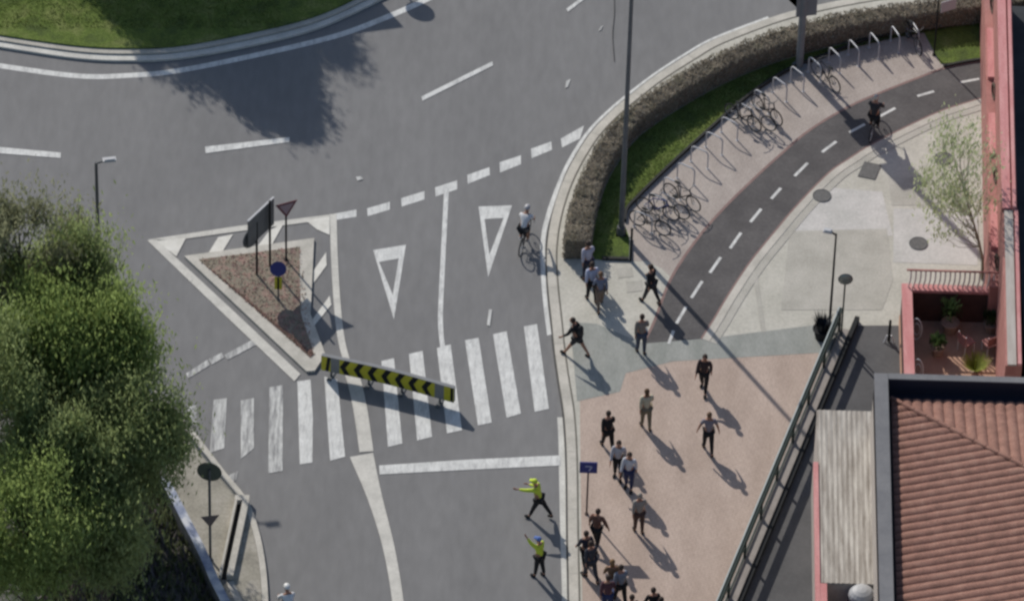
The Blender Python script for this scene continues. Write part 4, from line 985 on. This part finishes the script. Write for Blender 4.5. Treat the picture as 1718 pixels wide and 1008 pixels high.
def walker(lean=.05, legs=((.28, .0), (-.3, .25)), arms=((-.3, .25, .1), (.35, .45, .1)), head=0.0):
    """joints of a standing or walking figure facing +y; legs: hip pitch, knee bend; arms: pitch, elbow bend, abduction"""
    J = {}; pel = Vector((0, 0, .93)); T = lambda L, x=0: pel+Vector((x, math.sin(lean)*L, math.cos(lean)*L))
    J['pel'] = pel; J['spi'] = T(.2); J['che'] = T(.40); J['nec'] = T(.555); J['hd0'] = T(.63)+Vector((0, .02, 0)); J['hd1'] = T(.72)+Vector((0, .025+head*.05, 0))
    lowest = 9
    for n, s, (hp, kb) in (('L', -1, legs[0]), ('R', 1, legs[1])):
        J['hip'+n] = pel+Vector((s*.095, 0, -.04)); J['kne'+n] = fk(J['hip'+n], .43, hp, .02, s); J['ank'+n] = fk(J['kne'+n], .41, hp-kb, 0, s); lowest = min(lowest, J['ank'+n].z)
        a = hp-kb; J['toe'+n] = J['ank'+n]+Vector((s*.03, .17*math.cos(a*.5), .17*math.sin(a*.5)-.045)); J['hee'+n] = J['ank'+n]+Vector((0, -.05, -.05))
    for n, s, (ap, eb, ab) in (('L', -1, arms[0]), ('R', 1, arms[1])):
        J['sho'+n] = T(.49, s*.175); J['elb'+n] = fk(J['sho'+n], .29, ap, ab, s); J['wri'+n] = fk(J['elb'+n], .25, ap+eb, ab*.6, s)
    dz = .085-lowest
    for k in J: J[k] = J[k]+Vector((0, 0, dz))
    return J
def person(px, py, rz, label, J, skin=M_skin2, top=None, legs=None, shoes=M_black, hair=(.03, .02, .015), sleeves=True, shorts=False, skirt=False, cap=None, helmet=None, bag=None, group=None, z=Z, scale=1.04, loc=None, vest=None, cat='person'):
    p = g(px, py, z) if loc is None else loc
    t = thing('person', label, cat, (p.x, p.y, z), rz, group); t.scale = (scale,)*3
    names = ['pel', 'spi', 'che', 'nec', 'hd0', 'hd1', 'hipL', 'kneL', 'ankL', 'toeL', 'hipR', 'kneR', 'ankR', 'toeR', 'shoL', 'elbL', 'wriL', 'shoR', 'elbR', 'wriR']
    rad = dict(pel=.125, spi=.115, che=.135, nec=.055, hd0=.078, hd1=.098, hip=.088, kne=.058, ank=.036, toe=.018, sho=.062, elb=.042, wri=.028)
    rad = {k: v*(1.0 if k in ('hd0', 'hd1', 'nec', 'wri') else 1.10) for k, v in rad.items()}
    R = lambda n: rad[n.rstrip('LR')] if n.rstrip('LR') in rad else rad[n]
    V = [(J[n] if not n.startswith('toe') else J[n].lerp(J['ank'+n[-1]], .35)) for n in names]; idx = {n: i for i, n in enumerate(names)}
    rr = [R(n) for n in names]
    E = [('pel', 'spi'), ('spi', 'che'), ('che', 'nec'), ('nec', 'hd0'), ('hd0', 'hd1')]
    for s in 'LR': E += [('pel', 'hip'+s), ('hip'+s, 'kne'+s), ('kne'+s, 'ank'+s), ('ank'+s, 'toe'+s), ('che', 'sho'+s), ('sho'+s, 'elb'+s), ('elb'+s, 'wri'+s)]
    E = [(idx[a], idx[b]) for a, b in E]
    for s, sg in (('L', -1), ('R', 1)):
        w_ = J['wri'+s]; d = (w_-J['elb'+s]).normalized(); side = d.cross(Vector((sg, .2, .1))).normalized()
        palm = w_+d*.075; V.append(palm); rr.append((.030)); pi_ = len(V)-1; E.append((idx['wri'+s], pi_))
        curl = Vector((-sg, 0, 0))*.35
        for k, (o_, L) in enumerate(((-.03, .062), (-.01, .075), (.01, .07), (.03, .055))):
            a = palm+d*.025+side*o_; b = a+(d+curl*.4).normalized()*L*.55; c = b+(d+curl*1.6).normalized()*L*.45
            V += [a, b, c]; rr += [.011, .0095, .008]; n0 = len(V)-3; E += [(pi_, n0), (n0, n0+1), (n0+1, n0+2)]
        a = w_+d*.035+side*-.035; b = a+(d*.7-side*.7).normalized()*.045; V += [a, b]; rr += [.012, .010]; E += [(pi_, len(V)-2), (len(V)-2, len(V)-1)]
    me = skin_mesh(V, E, rr, 1)
    # head, nose, ears, eyes join the same body mesh
    h = (J['hd0']+J['hd1'])/2+Vector((0, 0, .02)); up = (J['hd1']-J['nec']).normalized()
    mb = MB(); mb.sphere(h, (.078, .095, .115), 12, 9); mb.sphere(h+Vector((0, .10, -.01)), (.013, .02, .025), 6, 4); mb.sphere(h+Vector((.08, 0, 0)), (.012, .022, .03), 6, 4); mb.sphere(h+Vector((-.08, 0, 0)), (.012, .022, .03), 6, 4)
    mb.sphere(h+Vector((.03, .088, .018)), .011, 6, 4, 1); mb.sphere(h+Vector((-.03, .088, .018)), .011, 6, 4, 1); mb.sphere(h+Vector((0, .09, -.05)), (.022, .008, .006), 6, 4, 2)
    bm = bmesh.new(); bm.from_mesh(me)
    for f in bm.faces: f.smooth = True; f.material_index = 0
    vs = [bm.verts.new(v) for v in mb.v]
    for f, mi in zip(mb.f, mb.m):
        try: nf = bm.faces.new([vs[i] for i in f]); nf.smooth = True; nf.material_index = mi
        except ValueError: pass
    bm.to_mesh(me); bm.free(); me.materials.clear()
    for m in (skin, M_black, mat('lips', (.35, .12, .1))): me.materials.append(m)
    me.name = 'body'; o = bpy.data.objects.new('body', me); COL.objects.link(o); o.parent = t
    def garment(name, ns, es, f, m, add=.012, extra=None):
        V = [J[n] if isinstance(n, str) else n[0] for n in ns]; r = [R(n)*f+add if isinstance(n, str) else n[1] for n in ns]
        return link_mesh(skin_mesh(V, es, r, 1), name, m, t)
    tm = top or cloth('grey', (.2, .2, .21)); lm = legs or cloth('denim', (.04, .05, .09))
    if sleeves: garment('jacket', [(J['pel']+Vector((0, 0, -.07)), .15), 'spi', 'che', 'shoL', 'elbL', (J['elbL'].lerp(J['wriL'], .85), .042), 'shoR', 'elbR', (J['elbR'].lerp(J['wriR'], .85), .042), (J['nec'].lerp(J['che'], .45), .07)], [(0, 1), (1, 2), (2, 3), (3, 4), (4, 5), (2, 6), (6, 7), (7, 8), (2, 9)], 1.05, tm, .014)
    else: garment('shirt', [(J['pel']+Vector((0, 0, -.07)), .15), 'spi', 'che', 'shoL', (J['shoL'].lerp(J['elbL'], .75), .062), 'shoR', (J['shoR'].lerp(J['elbR'], .75), .062), (J['nec'].lerp(J['che'], .45), .07)], [(0, 1), (1, 2), (2, 3), (3, 4), (2, 5), (5, 6), (2, 7)], 1.05, tm, .014)
    if vest: garment('vest', ['pel', 'spi', 'che', 'shoL', 'shoR'], [(0, 1), (1, 2), (2, 3), (2, 4)], 1.05, vest, .03)
    f = .9
    if shorts: garment('shorts', ['pel', 'hipL', (J['hipL'].lerp(J['kneL'], .8), .085), 'hipR', (J['hipR'].lerp(J['kneR'], .8), .085)], [(0, 1), (1, 2), (0, 3), (3, 4)], 1.03, lm)
    else: garment('trousers', ['pel', 'hipL', 'kneL', (J['kneL'].lerp(J['ankL'], .93), .055), 'hipR', 'kneR', (J['kneR'].lerp(J['ankR'], .93), .055)], [(0, 1), (1, 2), (2, 3), (0, 4), (4, 5), (5, 6)], 1.03, lm)
    for s in 'LR':
        d = (J['toe'+s]-J['ank'+s]); he = J['ank'+s]+Vector((0, -.035, -.035)); link_mesh(skin_mesh([he, J['ank'+s]+d*.5+Vector((0, 0, -.012)), J['toe'+s]+Vector((0, .01, 0))], [(0, 1), (1, 2)], [.052, .058, .046], 1), 'shoe', shoes, t)
    if helmet:
        mb = MB(); mb.sphere(h+Vector((0, .0, .055)), (.105, .135, .085), 14, 8); mb.build('helmet', helmet, t, smooth=True)
    elif cap:
        mb = MB(); mb.sphere(h+Vector((0, -.005, .045)), (.09, .105, .085), 12, 7); mb.box(h+Vector((0, .12, .04)), (.13, .09, .012)); mb.build('cap', cap, t, smooth=True)
    elif hair:
        hm = mat('hair_%d' % int(sum(hair)*1000), hair, tuple(v*1.6 for v in hair), scale=30, rough=.7)
        mb = MB(); mb.sphere(h+Vector((0, -.018, .025)), (.090, .100, .108), 12, 8)
        if skirt: mb.sphere(h+Vector((0, -.07, -.07)), (.075, .045, .12), 10, 6)
        mb.build('hair', hm, t, smooth=True)
    if bag:
        mb = MB(); c = (J['spi']+J['che'])/2; M = Matrix.Rotation(0, 3, 'X'); mb.sphere(c+Vector((0, -.19, .03)), (.15, .10, .22), 10, 8)
        for s in (-1, 1): mb.path([c+Vector((s*.1, -.13, .18)), c+Vector((s*.11, 0, .27)), c+Vector((s*.11, .13, .12))], .018, 6)
        mb2 = mb.build('backpack', bag, None, smooth=True); mb2.parent = None; mb2.location = t.location; mb2.rotation_euler = (0, 0, rz); mb2.scale = t.scale
        tag(mb2, bag_label(label), 'backpack')
    return t
def bag_label(l): return 'dark backpack worn by the person striding with wide legs near the kerb'
C = cloth
stand = lambda **k: walker(lean=.03, legs=((.05, .02), (-.05, .02)), **k)
S1 = walker(); S2 = walker(legs=((-.32, .3), (.3, .02)), arms=((.3, .35, .12), (-.3, .2, .12))); 
GP = 'people walking on the plaza'
person(992, 505, .3, 'person in a pale blue jacket and black trousers just below the hedge end', walker(legs=((.12, 0), (-.15, .1))), top=C('paleblue', (.42, .45, .58)), legs=C('black', (.02, .02, .022)), group=GP)
person(1006, 517, .2, 'person in a slate jacket and tan trousers right of the pale blue jacket', S2, top=C('slate', (.17, .19, .26)), legs=C('tan', (.22, .16, .12)), group=GP, hair=(.12, .07, .04), scale=.98)
person(985, 470, .4, 'person in a light shirt half hidden in the shade at the hedge end', stand(), top=C('lilac', (.42, .42, .5)), legs=C('navy', (.03, .035, .06)), group=GP)
person(967, 596, 1.15, 'dark haired person in black striding with wide legs on the grey green paving', walker(lean=.25, legs=((.5, .05), (-.45, .15)), arms=((.4, .5, .2), (-.3, .3, .2))), top=C('black', (.02, .02, .022)), legs=C('charcoal', (.03, .03, .035)), shorts=True, group=GP, bag=C('bagblack', (.03, .03, .032)))
person(1091, 508, .9, 'person in black walking beside the bike lane, above the grey brown jacket', S1, top=C('black', (.02, .02, .022)), legs=C('darkgrey', (.04, .04, .045)), group=GP)
person(1075, 593, .15, 'person in grey brown jacket and jeans at the lower end of the bike lane', walker(legs=((.1, 0), (-.06, .05))), top=C('taupe', (.21, .19, .17)), legs=C('greyblue', (.07, .085, .12)), group=GP)
person(1180, 657, 2.9, 'person in dark clothes at the top right of the pink paving', walker(legs=((.25, 0), (-.25, .2))), top=C('brownblack', (.045, .03, .032)), legs=C('black', (.02, .02, .022)), group=GP)
person(1083, 718, .2, 'person in a cream top and khaki trousers in the middle of the pink paving', walker(legs=((.12, 0), (-.15, .12))), top=C('cream', (.50, .46, .34)), legs=C('khaki', (.20, .17, .12)), group=GP, hair=(.07, .04, .02), skirt=True)
person(1187, 757, .1, 'person in a mauve grey shirt with both arms held away from the body', walker(legs=((.2, 0), (-.3, .3)), arms=((.1, .1, .4), (-.1, .2, .38))), top=C('mauve', (.22, .20, .23)), legs=C('black', (.02, .02, .022)), sleeves=False, group=GP, hair=(.10, .06, .035))
person(1019, 754, .3, 'person all in black at the upper left of the pink paving', S1, top=C('jet', (.015, .015, .017)), legs=C('jet', (.015, .015, .017)), group=GP)
person(1036, 802, 3.0, 'person in a white striped grey top right below the person all in black', walker(legs=((.12, 0), (-.1, .1))), top=C('lightgrey', (.42, .41, .44)), legs=C('black', (.02, .02, .022)), group=GP)
person(1054, 822, 2.9, 'person in a white shirt and blue jeans in the group of three', walker(legs=((.05, 0), (-.12, .1))), top=C('softwhite', (.55, .56, .60)), legs=C('denim', (.035, .045, .11)), group=GP)
person(1071, 893, .2, 'person in a grey beige jacket and brown trousers above the bottom crowd', walker(legs=((.08, 0), (-.08, .08))), top=C('stone', (.30, .27, .24)), legs=C('brown', (.09, .055, .045)), group=GP, hair=(.22, .19, .16))
person(1000, 918, -.4, 'person in a rust brown jacket right below the blue sign', walker(arms=((.1, .2, .3), (.1, .2, .4))), top=C('rust', (.15, .075, .055)), legs=C('black', (.02, .02, .022)), group=GP)
person(990, 972, .5, 'person in a dark slate coat by the kerb near the bottom', S1, top=C('darkslate', (.045, .048, .06)), legs=C('darkslate', (.045, .048, .06)), group=GP)
person(982, 955, .4, 'person in a dark navy coat nearest the kerb', S2, top=C('darknavy', (.03, .03, .045)), legs=C('black', (.02, .02, .022)), group=GP)
person(1025, 1003, .1, 'person in a brown top and white trousers at the bottom edge', S2, top=C('caramel', (.19, .12, .07)), legs=C('offwhite', (.5, .49, .5)), group=GP, hair=(.14, .08, .035), skirt=True)
person(1040, 1012, .3, 'person in a blue grey top beside the white trousers at the bottom', S1, top=C('steelblue', (.20, .23, .28)), legs=C('black', (.02, .02, .022)), group=GP)
person(1058, 1062, .2, 'dark haired person cut by the bottom edge, left of the bottom right pair', S1, top=C('darkgrey', (.04, .04, .045)), group=GP)
person(1094, 1050, .3, 'taller person in a black jacket cut by the bottom edge', S2, top=C('jet', (.015, .015, .017)), group=GP)
person(1107, 1066, .3, 'shorter person in brown at the right of the bottom crowd', S1, top=C('brown', (.09, .055, .045)), group=GP)
person(1018, 1030, .0, 'person in a maroon top cut by the bottom edge beside the white trousers', stand(), top=C('maroon', (.09, .04, .05)), group=GP)
# two stewards in high visibility yellow
GS = 'stewards in high visibility jackets on the road'
person(903, 868, 1.25, 'steward in a yellow high visibility jacket, legs apart and arm stretched left', walker(lean=.22, legs=((.35, .05), (-.5, .1)), arms=((1.5, .1, .3), (.5, .8, .3))), top=M_hi, legs=C('black', (.02, .02, .022)), cap=M_hi, group=GS, z=.01)
person(904, 966, 1.0, 'steward in a yellow jacket and blue cap raising a yellow arm near the bottom', walker(lean=.05, legs=((.1, 0), (-.12, .1)), arms=((2.5, .2, .35), (.1, .4, .15))), top=M_hi, legs=C('black', (.02, .02, .022)), cap=C('capblue', (.10, .17, .42)), group=GS, z=.01)

# cyclists
def rider(bend=.75, hand=(.19, .19), upright=False):
    """joints (facing +y) of a rider on a bicycle whose x axis becomes +y"""
    J = {}; pel = Vector((0, -.22, .98)); T = lambda L, x=0: pel+Vector((x, math.sin(bend)*L, math.cos(bend)*L))
    J['pel'] = pel; J['spi'] = T(.2); J['che'] = T(.38); J['nec'] = T(.53); J['hd0'] = T(.58)+Vector((0, .03, .04)); J['hd1'] = T(.60)+Vector((0, .06, .13))
    ht = Vector((0, .47 if not upright else .30, .88 if not upright else 1.02))
    for n, s, ped in (('L', -1, Vector((-.11, -.17, .44))), ('R', 1, Vector((.11, .02, .18)))):
        J['hip'+n] = pel+Vector((s*.09, .01, -.05)); a = ped+Vector((0, -.05, .09)); J['ank'+n] = a; J['toe'+n] = ped+Vector((0, .09, .04))
        h = J['hip'+n]; d = a-h; L = min(d.length, .835); k = math.sqrt(max(.42**2-(L/2)**2, .0001)); pr = Vector((0, d.z, -d.y)).normalized(); pr = -pr if pr.y < 0 else pr; J['kne'+n] = h+d/2+pr*k
    for n, s in (('L', -1), ('R', 1)):
        J['sho'+n] = T(.47, s*.17); w_ = ht+Vector((s*.2, 0, .03)); J['wri'+n] = w_; m_ = J['sho'+n].lerp(w_, .5); J['elb'+n] = m_+Vector((s*.05, -.03, -.06))
    return J
def cyclist(rear_px, front_px, label, blabel, J, fm, road=True, z=.01, **k):
    a, b = g(*rear_px, z), g(*front_px, z); d = (b-a); c = a+d.normalized()*.5; ang = math.atan2(d.y, d.x)
    bk = make_bike(blabel, fm, road=road); place(bk, (c.x, c.y, z), ang, blabel)
    person(0, 0, ang-PI/2, label, J, z=z, loc=c, **k)
cyclist((874, 427), (887, 393), 'racing cyclist in a white jersey and black shorts riding by the kerb', 'black racing bicycle under the cyclist on the road', rider(.78), F['dark'], top=C('jersey', (.66, .66, .66)), legs=C('black', (.02, .02, .022)), shorts=True, sleeves=False, helmet=mat('helmet_grey', (.33, .33, .34), rough=.35), shoes=M_wsign, cat='cyclist')
cyclist((488, 1065), (478, 1030), 'cyclist in a white jersey with a pale helmet entering at the bottom edge', 'dark bicycle under the cyclist at the bottom edge', rider(.55), F['blue'], top=C('jersey', (.66, .66, .66)), legs=C('navyc', (.03, .03, .06)), shorts=True, sleeves=True, helmet=mat('helmet_white', (.62, .62, .60), rough=.35), cat='cyclist')
cyclist((1461, 236), (1472, 206), 'dark dressed cyclist on the bike lane crossing a post shadow', 'dark city bicycle ridden on the bike lane', rider(.18, upright=True), F['dark'], road=False, z=Z+.02, top=C('darkgrey', (.04, .04, .045)), legs=C('black', (.02, .02, .022)), hair=(.35, .33, .3), cat='cyclist')
